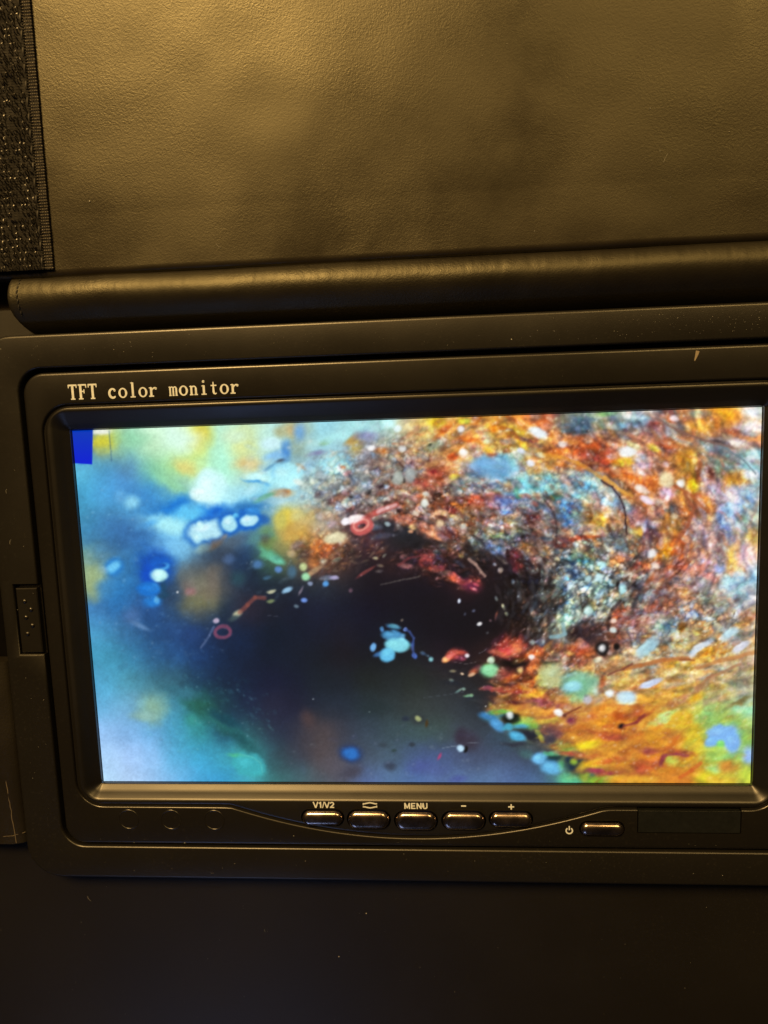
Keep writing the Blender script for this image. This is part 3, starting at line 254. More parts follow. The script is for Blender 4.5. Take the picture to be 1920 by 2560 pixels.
1566 1744 24 15 4 bce4fc .35|1566 1756 22 6 0 e0e4b0 .6|1628 1708 28 8 -20 c4d4fc .4|1680 1712 24 8 -10 c0b4a8 .6|1660 1795 44 9 -28 acdc90 .6|1761 1783 30 22 0 98d880 .8 .8|1750 1805 24 14 0 98c880 .8|1800 1770 26 14 0 a8b868 .8|1800 1838 62 44 0 90cc60 .9 .8|1812 1890 40 14 0 88cc78 .9 .8|1803 1832 36 19 -4 78b0fa .25|1830 1855 19 25 -10 78b0fa .25|1778 1854 17 12 -20 78b4f6 .3|1800 1858 12 10 -20 80d870 .4|1872 1889 16 20 0 88b2fa .5|1862 1776 30 14 -10 a0ecb4 .6|1679 1899 17 13 0 b8d058 .5|1655 1900 6 16 20 7c2c48 .6|1628 1876 24 8 -5 983848 .8|1785 1923 18 10 -20 a4dc88 .5|1689 1851 26 30 0 c86028 .9|1735 1840 24 40 10 d0b030 .9|1700 1800 24 20 -20 d8b82c .9|1640 1840 20 30 10 e0942c .9|1600 1920 40 14 -15 c85038 .9|1660 1940 40 12 -10 e88830 .9|1580 1950 50 8 -3 f0b038 .8|1760 1945 24 14 -20 ccc030 .8|1870 1940 24 20 0 c0d448 .8|1820 1915 24 14 0 d08838 .8|1700 1880 30 8 10 b04038 .8|1595 1780 14 14 0 b84828 .8|1595 1800 40 5 -35 984030 .7|1840 1730 40 14 -10 a8a898 .9|1790 1745 30 8 -25 a08c70 .8|1850 1755 30 5 -20 8c7c48 .8|1770 1690 40 10 -30 c09868 .8|1840 1690 40 14 -10 c8b890 .9|1640 1680 30 8 -10 c07840 .8|1745 1720 26 9 -28 a07860 .8|1570 1690 26 14 -10 c0a870 .8|1700 1750 26 8 -25 b88870 .8|1740 1745 16 8 -20 d8a838 .8
984 1566 18 6 15 4884a8 .5|980 1588 23 12 5 4a92c4 .4|974 1584 10 6 -20 64b4e0 .5|1005 1595 8 12 30 649ccc .5|993 1612 29 17 8 7ad4ea .3|985 1612 16 10 10 90e8e8 .6|1008 1610 10 12 0 98e8f0 .5|1014 1574 5 5 0 84a4f4 .3|954 1572 6 6 0 4a8cc4 .5|932 1618 8 11 10 70b4f4 .35|968 1637 18 17 0 5ebaea .3|972 1630 10 10 0 78dcec .6|945 1635 15 7 -20 3a6ca4 .5|1037 1639 6 9 -30 5c80dc .4|1030 1615 5 12 0 44589c .5|978 1578 10 3 30 10141c .5
1149 1503 4 6 0 dce6f6 .3|1198 1560 7 5 -20 e6e6e6 .3|1185 1526 5 4 -30 686874 .5|1218 1583 4 4 0 505058 .5|1162 1534 4 5 30 484858 .5|1258 1518 4 9 -25 a0a898 .5|1266 1534 5 8 -35 909888 .5|1240 1496 4 8 -30 707880 .5|1282 1455 5 9 -10 8090a8 .5|1250 1425 7 9 25 888894 .5|1236 1411 6 5 0 707888 .5|1275 1480 7 9 0 3c4048 .6|1227 1552 4 4 0 805858 .5|1241 1540 4 14 10 603838 .5
1234 1365 30 13 32 5a7cbc .6|1250 1313 32 11 4 acacd6 .6|1250 1337 32 7 14 72a48a .6|1213 1341 15 9 10 94b4ac .5|1189 1355 17 6 20 748478 .5|1225 1325 20 8 20 b0b0a0 .6|1319 1371 19 16 10 c48c50 .6|1286 1391 17 17 0 6c2830 .7|1292 1416 12 12 0 84303c .6|1307 1340 6 6 0 140e12 .6|1328 1293 26 17 0 843636 .6|1352 1313 12 11 0 b49c8c .5|1367 1278 10 9 0 9cb4dc .5|1370 1300 14 12 0 a0a8a8 .6|1141 1368 15 7 0 545c6c .5|1110 1366 12 10 0 484850 .6|1265 1375 9 16 20 888090 .6|1270 1387 5 16 0 301c24 .6|1280 1300 30 12 -5 b0a080 .7|1290 1325 24 10 5 a0b098 .7|1370 1340 16 12 0 90a0b8 .6|1360 1380 16 12 -20 b09068 .7|1340 1400 9 7 0 b08888 .6|1330 1315 14 6 0 c07050 .6
1069 1392 20 14 20 a04646 .6|1060 1408 20 9 10 84383c .6|1080 1420 18 8 10 9c4444 .6|1015 1414 18 6 10 8c5450 .6|1008 1393 8 6 0 7c5050 .6|1100 1420 14 6 10 904048 .6|1117 1431 11 7 20 987868 .5|1138 1444 22 9 34 bc5248 .5|1180 1462 22 16 20 7c2c38 .6|1172 1455 10 5 -30 c85c54 .5|1190 1462 9 4 20 b84450 .5|1182 1472 10 4 10 c04c50 .5|1196 1452 6 4 0 a03c48 .5|1160 1455 12 10 30 8c3438 .6|1165 1437 12 9 0 282430 .6|1155 1390 8 7 0 7c6c54 .5|1150 1410 18 5 35 4c4c60 .5|1093 1382 10 7 10 484c54 .6|1055 1380 20 6 5 502830 .6|939 1395 9 4 5 908870 .5|962 1390 7 4 -40 706c60 .5|952 1413 8 4 10 605450 .6|948 1428 9 4 -10 4c4448 .6|915 1430 26 4 -32 803c40 .5
'''
# strokes: width colour opacity x y x y ...
STROKES = '''
2 2c5488 .6 273 1077 274.5 1104 278 1128 278.6 1153
10 984c44 .6 600 1530 620 1512 637 1494 662 1496
5 6c7ca8 .5 534 1568 524 1588 504 1618
14 d04c48 .65 905 1300 940 1282 990 1262
8 ecd0d0 .6 945 1280 968 1270 988 1263
3 8c8474 .45 951 1461 1000 1450 1051 1440
5 3e5694 .8 1014 1574 1024 1580 1033 1595 1031 1618 1037 1640
6 ccb090 .5 1004 1552 1004 1552
6 803840 .6 996 1413 1020 1396 1050 1388 1069 1395 1081 1415 1108 1424
7 a8887c .85 1174 1398 1190 1412 1202 1430 1213 1441
9 ec9c36 .5 1360 1135 1400 1143 1444 1157 1512 1198 1562 1234
7 f0b050 .6 1512 1192 1545 1222 1580 1240
5 2c1c24 .7 1505 1202 1530 1218 1549 1243 1560 1268 1564 1290 1563 1310 1567 1334
5 302428 .5 1358 1248 1376 1270 1386 1288 1391 1320 1390 1362
8 a05038 .7 1711 1233 1735 1270 1720 1314 1691 1354
7 b85c34 .7 1690 1215 1730 1240 1770 1280
5 687a84 .8 1790 1108 1816 1121 1860 1150 1888 1184
6 806058 .7 1640 1045 1690 1075 1760 1100 1830 1118
9 88b0b8 .8 1408 1560 1412 1584 1395 1592 1377 1594
7 282024 .5 1550 1503 1530 1525 1524 1545 1521 1575
10 b86838 .75 1560 1672 1600 1664 1660 1650 1720 1646
9 c07c48 .7 1740 1672 1800 1652 1890 1630
6 904828 .6 1735 1650 1725 1648 1700 1650
7 a87050 .6 1740 1720 1770 1695 1850 1660
5 803828 .7 1409 1788 1450 1769
9 d05828 .7 1700 1944 1730 1926 1752 1908
6 8c3038 .6 1560 1815 1590 1806 1610 1786
6 9c3a50 .6 1655 1900 1665 1888 1690 1884 1720 1890
5 784038 .7 1520 1688 1560 1672 1580 1660
1.6 8a9aa8 .6 1107 1870 1130 1866 1150 1864
1.4 7c8894 .6 1165 1858 1200 1856
1.4 a0a8b0 .5 1196 1634 1206 1630 1217 1622
1.4 88807c .5 1130 1654 1165 1660 1190 1655
1.2 5c6470 .45 1060 1744 1110 1738 1160 1730
1.4 5c5c6c .5 668 1538 700 1542
2.6 70d0c0 .35 600 1886 630 1892 652 1908 656 1930
'''
# control points for which way the pipe wall's grain runs: x y degrees
FLOW = '1100 1100 -5 1400 1080 20 1500 1150 25 1650 1120 38 1850 1120 30 1700 1280 65 1560 1250 72 1850 1300 70 1700 1450 -45 1400 1500 -50 1450 1350 20 1600 1600 -32 1850 1620 -27 1700 1700 -18 1500 1800 -14 1250 1740 5 1550 1900 -8 1250 1330 22 1100 1300 28 850 1250 -18 750 1150 -15 900 1400 -35 800 1350 -38 500 1320 -15 380 1750 30 600 1850 36 1300 1450 60 1340 1540 -60'
# grain zones: cx cy rx ry, count, size lo hi, elongation, strength, palette
GRAINS = [
 (1250,1180,320,150,1000,4,12,1.5,.55,'e8d8c8 f0c070 c04830 802818 8898b0 fff4e8 703828 d89850 a86848'),
 (1640,1230,280,230,1000,4,13,1.9,.5,'f0e0e0 f0a040 c84828 702818 90b0c8 fff0e0 803c38 d88848 a8c8d8'),
 (1480,1450,190,150,900,3.5,10,1.5,.6,'c8ecec 98c8d0 303438 504c50 d8f0e8 7088a8 a86850 b0b098 201c20'),
 (1720,1500,190,140,600,4,12,1.7,.45,'d8ece8 c07860 a85040 b0c8d8 f0d8c8 705058 e0c890 8890a8'),
 (1740,1640,180,70,380,4,14,2.6,.5,'e8e0c0 d89838 a05c30 f0c870 c0d0d8 806040 b0a080'),
 (1480,1820,280,150,1100,4,13,2.2,.4,'f4a830 d06028 a83c38 f0c848 e8903c c04c28 fcd060'),
 (1780,1830,130,130,380,5,14,1.6,.3,'c8d840 e0a030 90d870 d8c038 b86828'),
 (1360,1690,140,80,360,3.5,10,1.8,.5,'d8a060 a03828 501c20 e0d0a8 c86038 281418 f0b050'),
 (900,1215,150,110,520,3.5,11,1.4,.5,'a8b8c8 706468 d0d8d8 a08070 88a0b8 503c40 c8a888 b0b8a0'),
 (1080,1270,170,70,460,3.5,10,1.4,.6,'d8c0a8 c06850 703830 e8dcd0 402028 b08070 a898a8'),
 (1255,1340,150,70,420,3,9,1.7,.6,'a8b0b8 483c40 201a20 b8a888 8898b0 905048 607080'),
 (1330,1490,90,130,330,3,8,2.0,.65,'605c60 241c22 8c8c90 18161c a07868 485460 0f0d14'),
 (1120,1400,140,55,260,2.5,7,2.0,.55,'744040 241a22 a86860 14121a 585058 30242c'),
 (850,1370,110,60,200,3,8,1.7,.5,'c08858 503840 a89878 282430 807060 b06040'),
 (720,1180,130,110,160,6,18,1.5,.3,'d0f8ff 88c8f0 b0e8f8 c8d8b0 70a8d8'),
 (400,1580,180,110,330,3,8,1.3,.13,'5890c8 183c70 4078b0 7098c0 102c58'),
 (520,1790,170,110,330,2.5,7,1.2,.2,'50b0a0 1c5060 60c0c8 184858 48a0b8'),
 (300,1330,120,130,160,5,16,1.4,.15,'50a8e0 2468a8 68b8e8 2c70b0'),
 (1000,1880,330,80,200,4,14,1.3,.10,'5c7088 384450 4858a0 50646c 303840'),
 (1270,1620,50,30,70,3,7,1.8,.5,'e06850 802028 d04038 f09070'),
 (1150,1445,90,26,60,3,7,1.8,.6,'c05850 401c24 d88070 241820'),
 (700,1440,120,60,70,3,8,1.5,.35,'486880 182840 607888 304860')]

def hexcol(s):
    if len(s) == 3: s = ''.join(c*2 for c in s)
    return np.array([int(s[i:i+2], 16) for i in (0, 2, 4)], float)/255

def value_noise(h, w, cell, rng):
    gh, gw = int(h/cell)+3, int(w/cell)+3
    g = rng.random((gh, gw)); y = np.arange(h)/cell; x = np.arange(w)/cell
    y0 = y.astype(int); x0 = x.astype(int); fy = (y-y0)[:, None]; fx = (x-x0)[None]
    fy = fy*fy*(3-2*fy); fx = fx*fx*(3-2*fx)
    a = g[y0][:, x0]; b = g[y0][:, x0+1]; c = g[y0+1][:, x0]; d = g[y0+1][:, x0+1]
    return (a*(1-fx)+b*fx)*(1-fy)+(c*(1-fx)+d*fx)*fy

# where the wall is pebbly: cx cy rx ry amount
PEBBLES = [(1480,1450,190,150,1.),(1255,1320,170,70,.95),(1080,1265,170,60,.95),(900,1225,140,90,.75),(1470,1230,200,110,.5),(1700,1250,180,150,.4),
           (1690,1570,200,110,.85),(1350,1110,300,60,.4),(1390,1680,130,70,.6),(1600,1850,290,110,.10),(1330,1490,90,130,.9),(1120,1400,130,50,.8),(1650,1420,120,90,.7),(820,1370,90,50,.6),(1000,1160,120,70,.6)]
def worley(h, w, cell, rng):
    'distance to the nearest and second nearest of scattered points, and which point it was'
    gh, gw = int(h/cell)+4, int(w/cell)+4
    py = rng.random((gh, gw)); px = rng.random((gh, gw))
    Y, X = np.mgrid[0:h, 0:w]; ww = cell*.9
    yy = np.clip(Y/cell+1.2+.9*(value_noise(h, w, ww, rng)-.5)+.8*(value_noise(h, w, ww*2.3, rng)-.5), 1, gh-2.01); xx = np.clip(X/cell+1.2+.9*(value_noise(h, w, ww, rng)-.5)+.8*(value_noise(h, w, ww*2.3, rng)-.5), 1, gw-2.01); iy = yy.astype(int); ix = xx.astype(int)
    f1 = np.full((h, w), 9.); f2 = np.full((h, w), 9.); idn = np.zeros((h, w), int)
    for a in (-1, 0, 1):
        for b in (-1, 0, 1):
            jy, jx = iy+a, ix+b
            d = np.hypot(jy+py[jy, jx]-yy, jx+px[jy, jx]-xx)
            m = d < f1; f2 = np.where(m, f1, np.minimum(f2, d)); f1 = np.where(m, d, f1); idn = np.where(m, jy*gw+jx, idn)
    return f1, f2, idn, gh*gw

def paint_display(nx, ny):
    rng = np.random.default_rng(7)
    X, Y = np.meshgrid(np.linspace(-77, 77, nx), np.linspace(42.975, -42.975, ny))
    w = SHEET[2, 0]*X+SHEET[2, 1]*Y+SHEET[2, 2]
    U = (SHEET[0, 0]*X+SHEET[0, 1]*Y+SHEET[0, 2])/w
    V = (SHEET[1, 0]*X+SHEET[1, 1]*Y+SHEET[1, 2])/w
    inv = np.linalg.inv(SHEET)
    def to_canvas(u, v):
        q = inv @ np.array([u, v, 1.0]); q = q[:2]/q[2]
        return (q[0]+77)/154*(nx-1), (42.975-q[1])/85.95*(ny-1)
    U0, V0 = U, V
    n1 = value_noise(ny, nx, 9, rng)-.5; n2 = value_noise(ny, nx, 9, rng)-.5
    n3 = value_noise(ny, nx, 3.5, rng)-.5; n4 = value_noise(ny, nx, 3.5, rng)-.5
    U = U+n1*9+n3*4; V = V+n2*9+n4*4                     # ragged edges for everything painted
    UC, VC = U0*.65+U*.35, V0*.65+V*.35
    pts = []
    for y, row in BASE.items():
        t = row.split()
        for i in range(0, len(t), 2): pts.append((float(t[i]), float(y), hexcol(t[i+1])))
    P = np.array([(p[0], p[1]) for p in pts]); Cc = np.array([p[2] for p in pts])
    st = 3
    us, vs = U[::st, ::st], V[::st, ::st]
    img_s = np.zeros(us.shape+(3,)); ws = np.full(us.shape, 1e-9)
    for (px, py), c in zip(P, Cc):
        g = np.exp(-((us-px)**2+(vs-py)**2)/(2*29.0**2)); ws += g; img_s += g[..., None]*c
    img_s /= ws[..., None]
    yi = np.arange(ny)/st; xi = np.arange(nx)/st
    y0 = np.minimum(yi.astype(int), us.shape[0]-2); x0 = np.minimum(xi.astype(int), us.shape[1]-2)
    fy = (yi-y0)[:, None, None]; fx = (xi-x0)[None, :, None]
    img = (img_s[y0][:, x0]*(1-fx)+img_s[y0][:, x0+1]*fx)*(1-fy)+(img_s[y0+1][:, x0]*(1-fx)+img_s[y0+1][:, x0+1]*fx)*fy
    sx = (nx-1)/1650.0
    def dab(x, y, rx, ry, ang, col, soft=.4, op=1., crisp=False):
        cx, cy = to_canvas(x, y); R = max(rx, ry)*(1+soft)*sx*1.25+6
        i0, i1 = max(0, int(cy-R)), min(ny, int(cy+R)+1); j0, j1 = max(0, int(cx-R)), min(nx, int(cx+R)+1)
        if i0 >= i1 or j0 >= j1: return
        A, B = (UC, VC) if crisp else (U, V)
        du = A[i0:i1, j0:j1]-x; dv = B[i0:i1, j0:j1]-y; a = math.radians(ang); ca, sa = math.cos(a), math.sin(a)
        t = np.sqrt(((du*ca+dv*sa)/rx)**2+((-du*sa+dv*ca)/ry)**2)
        k = np.clip((1+soft-t)/(2*soft), 0, 1); k = k*k*(3-2*k)*op
        img[i0:i1, j0:j1] += k[..., None]*(col-img[i0:i1, j0:j1])
    def stroke(wd, col, op, xy):
        for n in range(len(xy)-1):
            (x1, y1), (x2, y2) = xy[n], xy[n+1]
            c1 = to_canvas(x1, y1); c2 = to_canvas(x2, y2); m = wd*sx+8
            i0, i1 = max(0, int(min(c1[1], c2[1])-m)), min(ny, int(max(c1[1], c2[1])+m)+1)
            j0, j1 = max(0, int(min(c1[0], c2[0])-m)), min(nx, int(max(c1[0], c2[0])+m)+1)
            if i0 >= i1 or j0 >= j1: continue
            A, B = (U0, V0) if wd < 3 else (UC, VC)
            du = A[i0:i1, j0:j1]-x1; dv = B[i0:i1, j0:j1]-y1; L = max(1e-6, (x2-x1)**2+(y2-y1)**2)
            s = np.clip((du*(x2-x1)+dv*(y2-y1))/L, 0, 1)
            t = np.hypot(du-s*(x2-x1), dv-s*(y2-y1))/(wd*.5)
            k = np.clip((1.5-t)/.9, 0, 1)*op
            img[i0:i1, j0:j1] += k[..., None]*(col-img[i0:i1, j0:j1])
    fl = np.array(FLOW.split(), float).reshape(-1, 3)
    def flow(x, y):
        wt = 1/((fl[:, 0]-x)**2+(fl[:, 1]-y)**2+900)**1.5; a = np.radians(fl[:, 2]*2)
        return math.degrees(math.atan2((wt*np.sin(a)).sum(), (wt*np.cos(a)).sum()))/2
    def grain(part):
        for cx, cy, rx, ry, cnt, lo, hi, el, stg, pal in GRAINS:
            cols = [hexcol(c) for c in pal.split()]
            for n in range(int(cnt*part)):
                r = math.sqrt(rng.random()); th = rng.random()*2*math.pi
                x = cx+rx*r*math.cos(th); y = cy+ry*r*math.sin(th)
                q = to_canvas(x, y); qi, qj = int(round(q[1])), int(round(q[0]))
                if not (0 <= qi < ny and 0 <= qj < nx): continue
                s = lo+(hi-lo)*rng.random()**2; here = img[qi, qj]
                if el == 2.2 and here[0] < here[2]*1.2: continue   # the water has no grain
                c = cols[int(rng.integers(len(cols)))]; k = .45+.4*rng.random()
                c = here*(1-k)+c*k                              # stays near the colour of the wall it lies on
                if here.max() < .2: c = here+(c-here)*.45
                a = flow(x, y)+rng.normal()*24; e = s*el*(.7+.6*rng.random()); o = stg*(.6+.4*rng.random())*(1-.25*r)
                if stg > .3 and rng.random() < (.5 if el < 2.15 else .12):                           # the gap a bead stands in, then the bead, then its glint
                    dab(x+s*.25, y+s*.45, e*1.15, s*.95, a, here*.5, .5, o*.6, True)
                dab(x, y, e, s*.7, a, c, .35+.3*rng.random(), o, True)
                if rng.random() < .3 and here.max() > .3:
                    dab(x-s*.2, y-s*.2, s*.4, s*.32, a, np.minimum(1, c*.4+.62), .6, min(1, o*1.3), True)
    grain(.45)
    for d in DABS.replace('\n', '|').split('|'):
        t = d.split()
        if len(t) < 6: continue
        f = [float(v) for v in t[:5]]
        if max(f[2], f[3]) < 16 and len(t) > 6 and float(t[6]) <= .5: f[2] *= .8; f[3] *= .8; t[6] = '.6'
        elif len(t) > 6 and min(f[2], f[3]) > 9 and f[0] > 1000: t[6] = str(max(.75, float(t[6])))
        dab(*f, hexcol(t[5]), *(float(v) for v in t[6:8]), crisp=max(f[2], f[3]) < 30)
    amt = np.zeros((ny, nx))
    for cx, cy, rx, ry, a in PEBBLES:
        amt = np.maximum(amt, a*np.exp(-.5*(np.maximum(0, np.hypot((U-cx)/rx, (V-cy)/ry)-.45)/.38)**2))
    for cell, k in ((8.5, .8), (5.2, .75)):
        f1, f2, idn, tot = worley(ny, nx, cell, rng)
        e = np.clip(1-f1/.85, 0, 1)*.75+.25*np.clip((f2-f1)/.5, 0, 1); e = e*e*(3-2*e)
        tint = np.array([[1.16, 1, .82], [.88, 1, 1.14], [1.24, 1.2, 1.14], [.66, .64, .66], [1.05, .86, .74], [1.1, 1.08, .96], [.84, .82, .84]])[rng.integers(0, 7, tot)][idn]
        core = (rng.random(tot) < .22)[idn]*np.clip(1-f1/.38, 0, 1)
        mlt = (.70+.55*e)[..., None]*tint
        aa = (amt*k)[..., None]
        img = img*(1-aa)+np.clip(img*mlt, 0, 1)*aa
        img += (core*amt*k*.42*np.clip(img.max(-1)*1.6, 0, 1))[..., None]*(1-img)
    grain(.4)
    # wet ridges: noise drawn out along the way the wall's grain runs
    fs = 6; gx, gy = U0[::fs, ::fs], V0[::fs, ::fs]; sn = np.zeros(gx.shape); cs = np.zeros(gx.shape)
    for fx_, fy_, fa in fl:
        wt = 1/((fx_-gx)**2+(fy_-gy)**2+900)**1.5; sn += wt*math.sin(math.radians(2*fa)); cs += wt*math.cos(math.radians(2*fa))
    ang = np.arctan2(sn, cs)/2
    ii = np.minimum(np.arange(ny)//fs, ang.shape[0]-1); jj = np.minimum(np.arange(nx)//fs, ang.shape[1]-1)
    dx, dy = np.cos(ang)[ii][:, jj], np.sin(ang)[ii][:, jj]
    gyy, gxx = np.mgrid[0:ny, 0:nx].astype(float)
    ridge = []; tw = (value_noise(ny, nx, 16, rng)-.5)*1.7; dx, dy = dx*np.cos(tw)-dy*np.sin(tw), dx*np.sin(tw)+dy*np.cos(tw)
    for cell, L_ in ((3.0, 5), (5.5, 9)):
        src = value_noise(ny, nx, cell, rng); acc = np.zeros((ny, nx)); n_ = 0
        for sgn in (-1, 1):
            px_, py_ = gxx.copy(), gyy.copy()
            for _ in range(L_):
                a_ = np.clip(py_, 0, ny-1).astype(int); b_ = np.clip(px_, 0, nx-1).astype(int)
                acc += src[a_, b_]; n_ += 1; px_ += sgn*dx[a_, b_]*1.3; py_ += sgn*dy[a_, b_]*1.3
        acc /= n_; ridge.append((acc-acc.mean())/acc.std())
    rw = np.clip((U-880+(V-1300)*.25)/240, 0, 1)*np.clip((img.max(-1)-.14)*4, 0, 1)*(1-.45*np.clip(amt*1.2, 0, 1))
    rw *= 1-.55*np.clip((V-1680)/100, 0, 1)
    rw *= np.clip((U-1190-(V-1760)*1.25)/30+1, 0, 1)**np.where(V > 1500, 1, 0)
    rd = np.clip(ridge[0]*.5+ridge[1]*.6, -2, 2.4)
    img = np.clip(img*(1+.135*(rw*rd))[..., None], 0, 1)
    img += (np.clip(rd-1.1, 0, 1)*rw*.16)[..., None]*(np.array([1, .97, .92])-img)
    hue_r = np.clip(ridge[1], -2, 2)*rw*.028
    img = np.clip(img+np.stack([hue_r, hue_r*.1, -hue_r], -1), 0, 1)
    # a last layer of wet speckle over everything on the pipe wall
    wall = np.clip((U-700+(V-1400)*.35)/260, 0, 1)*np.clip((img.max(-1)-.16)*5, 0, 1)*(1-.75*np.clip((V-1690)/120, 0, 1))
    wall *= np.clip((U-1190-(V-1760)*1.25)/30+1, 0, 1)**np.where(V > 1500, 1, 0)
    for cell, k in ((6.5, .30), (4.2, .22)):
        f1, f2, idn, tot = worley(ny, nx, cell, rng)
        e = np.clip(1-f1/.9, 0, 1); tone = (.80+.42*rng.random(tot))[idn]
        hue = (rng.random((tot, 3))*.22+.89)[idn]
        mlt = (.74+.62*e)[..., None]*tone[..., None]*hue
        aa = (wall*k)[..., None]; img = img*(1-aa)+np.clip(img*mlt, 0, 1)*aa
        spk = (rng.random(tot) < .07)[idn]*np.clip(1-f1/.33, 0, 1)*wall*.36
        img += spk[..., None]*(np.array([1, .97, .93])-img)
    left = np.clip((700-U)/200, 0, 1)
    mot = (value_noise(ny, nx, 26, rng)-.5)*.5+(value_noise(ny, nx, 11, rng)-.5)*.45+(value_noise(ny, nx, 4.5, rng)-.5)*.45
    img = np.clip(img*(1+(.24*left*mot)*np.clip(1.25-img.max(-1), .2, 1))[..., None], 0, 1)
    fbm = (value_noise(ny, nx, 22, rng)-.5)*.5+(value_noise(ny, nx, 10, rng)-.5)*.4
    img = np.clip(img*(1+.36*(wall*fbm))[..., None], 0, 1)
    for d in DABS.replace('\n', '|').split('|'):              # the smaller bright beads once more, over the grain
        t = d.split()
        if len(t) >= 7 and float(t[6]) <= .45:
            f = [float(v) for v in t[:5]]
            if max(f[2], f[3]) < 16: f[2] *= .8; f[3] *= .8
            dab(*f, hexcol(t[5]), .6 if max(f[2], f[3]) < 16 else float(t[6]), .8, crisp=max(f[2], f[3]) < 30)
            if min(f[2], f[3]) >= 8: dab(f[0]-f[2]*.25, f[1]-f[3]*.25, f[2]*.4, f[3]*.35, f[4], np.minimum(1, hexcol(t[5])*1.12+.04), .7, .5, crisp=True)
    for d in STROKES.strip().split('\n'):
        t = d.split(); f = [float(v) for v in t[3:]]
        stroke(float(t[0]), hexcol(t[1]), float(t[2]), list(zip(f[::2], f[1::2])))
    for cx, cy, rx, ry, an, wd, col, op in ((557, 1580, 20, 14, -12, 8, '8c4866', .45), (905, 1316, 21, 14, -14, 15, 'd0585a', .62), (903, 1312, 20, 13, -14, 5, 'f0988c', .5)):
        r = []
        for k in range(25):
            t = k/24*2*math.pi; a = math.radians(an); ex, ey = rx*math.cos(t), ry*math.sin(t)
            r.append((cx+ex*math.cos(a)-ey*math.sin(a), cy+ex*math.sin(a)+ey*math.cos(a)))
        stroke(wd, hexcol(col), op, r)
    dab(889, 1298, 20, 9, -16, hexcol('fff0f0'), .5, .9, True); dab(864, 1304, 9, 9, 0, hexcol('fcf6ff'), .4, 1, True)
    def soft(a): a = np.pad(a, ((1, 1), (0, 0), (0, 0)), 'edge'); a = a[:-2]*.25+a[1:-1]*.5+a[2:]*.25; a = np.pad(a, ((0, 0), (1, 1), (0, 0)), 'edge'); return a[:, :-2]*.25+a[:, 1:-1]*.5+a[:, 2:]*.25
    img = soft(img)*.75+img*.25
    red = np.clip(img[..., 0]-1.35*np.maximum(img[..., 1], img[..., 2]), 0, 1)             # rust, not paint red
    img += np.stack([-.12*red, .08*red, .03*red], -1)
    lum = img.mean(-1, keepdims=True)
    fine = (value_noise(ny, nx, 1.7, rng)-.5)*.07+(value_noise(ny, nx, 3, rng)-.5)*.05+(value_noise(ny, nx, 14, rng)-.5)*.05
    img = img*(1+fine[..., None])
    warm = np.clip((img[..., :1]-img[..., 2:])*4+.3, 0, 1)
    img = np.clip(lum+(img-lum)*(.90+.06*warm), 0, 1)
    img = img+.45*(img-.46)*img*(1-img)*np.clip((U-560)/400, .35, 1)[..., None]      # the display's own contrast
    # the blank blue block in the corner of the picture
    m = np.clip((232.3-(V0-1070)*(1.7/91)-U0)/3+.5, 0, 1)*np.clip((1158+(U0-180)*.06-V0)/3+.5, 0, 1)
    g = np.clip((V0-1076)/85, 0, 1)[..., None]; m = m[..., None]
    img = img*(1-m)+m*(np.array([0, .22, .72])*(1-g)+np.array([0, .12, .83])*g)
    return np.clip(img, 0.003, 1), X, Y

# ================================================================ the surface it all rests on
v, f = box(-420, 420, -380, 420, -26, -6.0)
o = new_obj('tabletop', v, f, M_TABLE, smooth=False); o['kind'] = 'structure'

# ================================================================ carrying case: floor, spine, lid, hook strip
case = thing('carrying_case', 'black leatherette case lying open under the monitor with hook strip on its lid', 'case')
random.seed(4)
def grid(x0, x1, y0, y1, nx, ny, zf, thick, mname, m, parent):
    v, f = [], []
    for j in range(ny+1):
        for i in range(nx+1):
            x = x0+(x1-x0)*i/nx; y = y0+(y1-y0)*j/ny; v.append((x, y, zf(x, y)))
    n = nx+1
    for j in range(ny):
        for i in range(nx): f.append((j*n+i, j*n+i+1, (j+1)*n+i+1, (j+1)*n+i))
    rim = [i for i in range(n)]+[j*n+nx for j in range(1, ny+1)]+[ny*n+i for i in range(nx-1, -1, -1)]+[j*n for j in range(ny-1, 0, -1)]
    b = len(v); v += [(v[i][0], v[i][1], v[i][2]-thick) for i in rim]
    for k in range(len(rim)):
        j = (k+1) % len(rim); f.append((rim[k], b+k, b+j, rim[j]))
    f.append(tuple(range(b, b+len(rim))))
    return new_obj(mname, v, f, m, parent, sharp=50)
def nz(x, y, s, seed): return mnoise.noise(Vector((x/s, y/s, seed)))
def floor_z(x, y): return -2.4+.12*nz(x, y, 40, 3)
grid(-132, 132, -190, 71, 44, 44, floor_z, 3.0, 'case_floor', M_FLOOR, case)
# lid: nearly flat, dips into the fold, slightly cushioned
def lid_z(x, y):
    t = max(0, min(1, (y-77.0)/.9)); t = t*t*(3-2*t)
    far = max(0, (y-90)/100)
    return 1.9+.7*t+t*max(0, 1-(y-77)/9)*(.12*nz(x, y, 9, 12)+.10*nz(x, y*.5, 2.2, 15)*max(0, nz(x, 0, 22, 31)+.2))+far*2.2-far*far*2.0+.28*nz(x, y, 34, 7)*t+.10*nz(x, y, 11, 9)*t
def lid_edge(x): return 77.2
grid(-128, 128, 77.0, 250, 260, 300, lid_z, 2.6, 'lid', M_LEATHER, case)
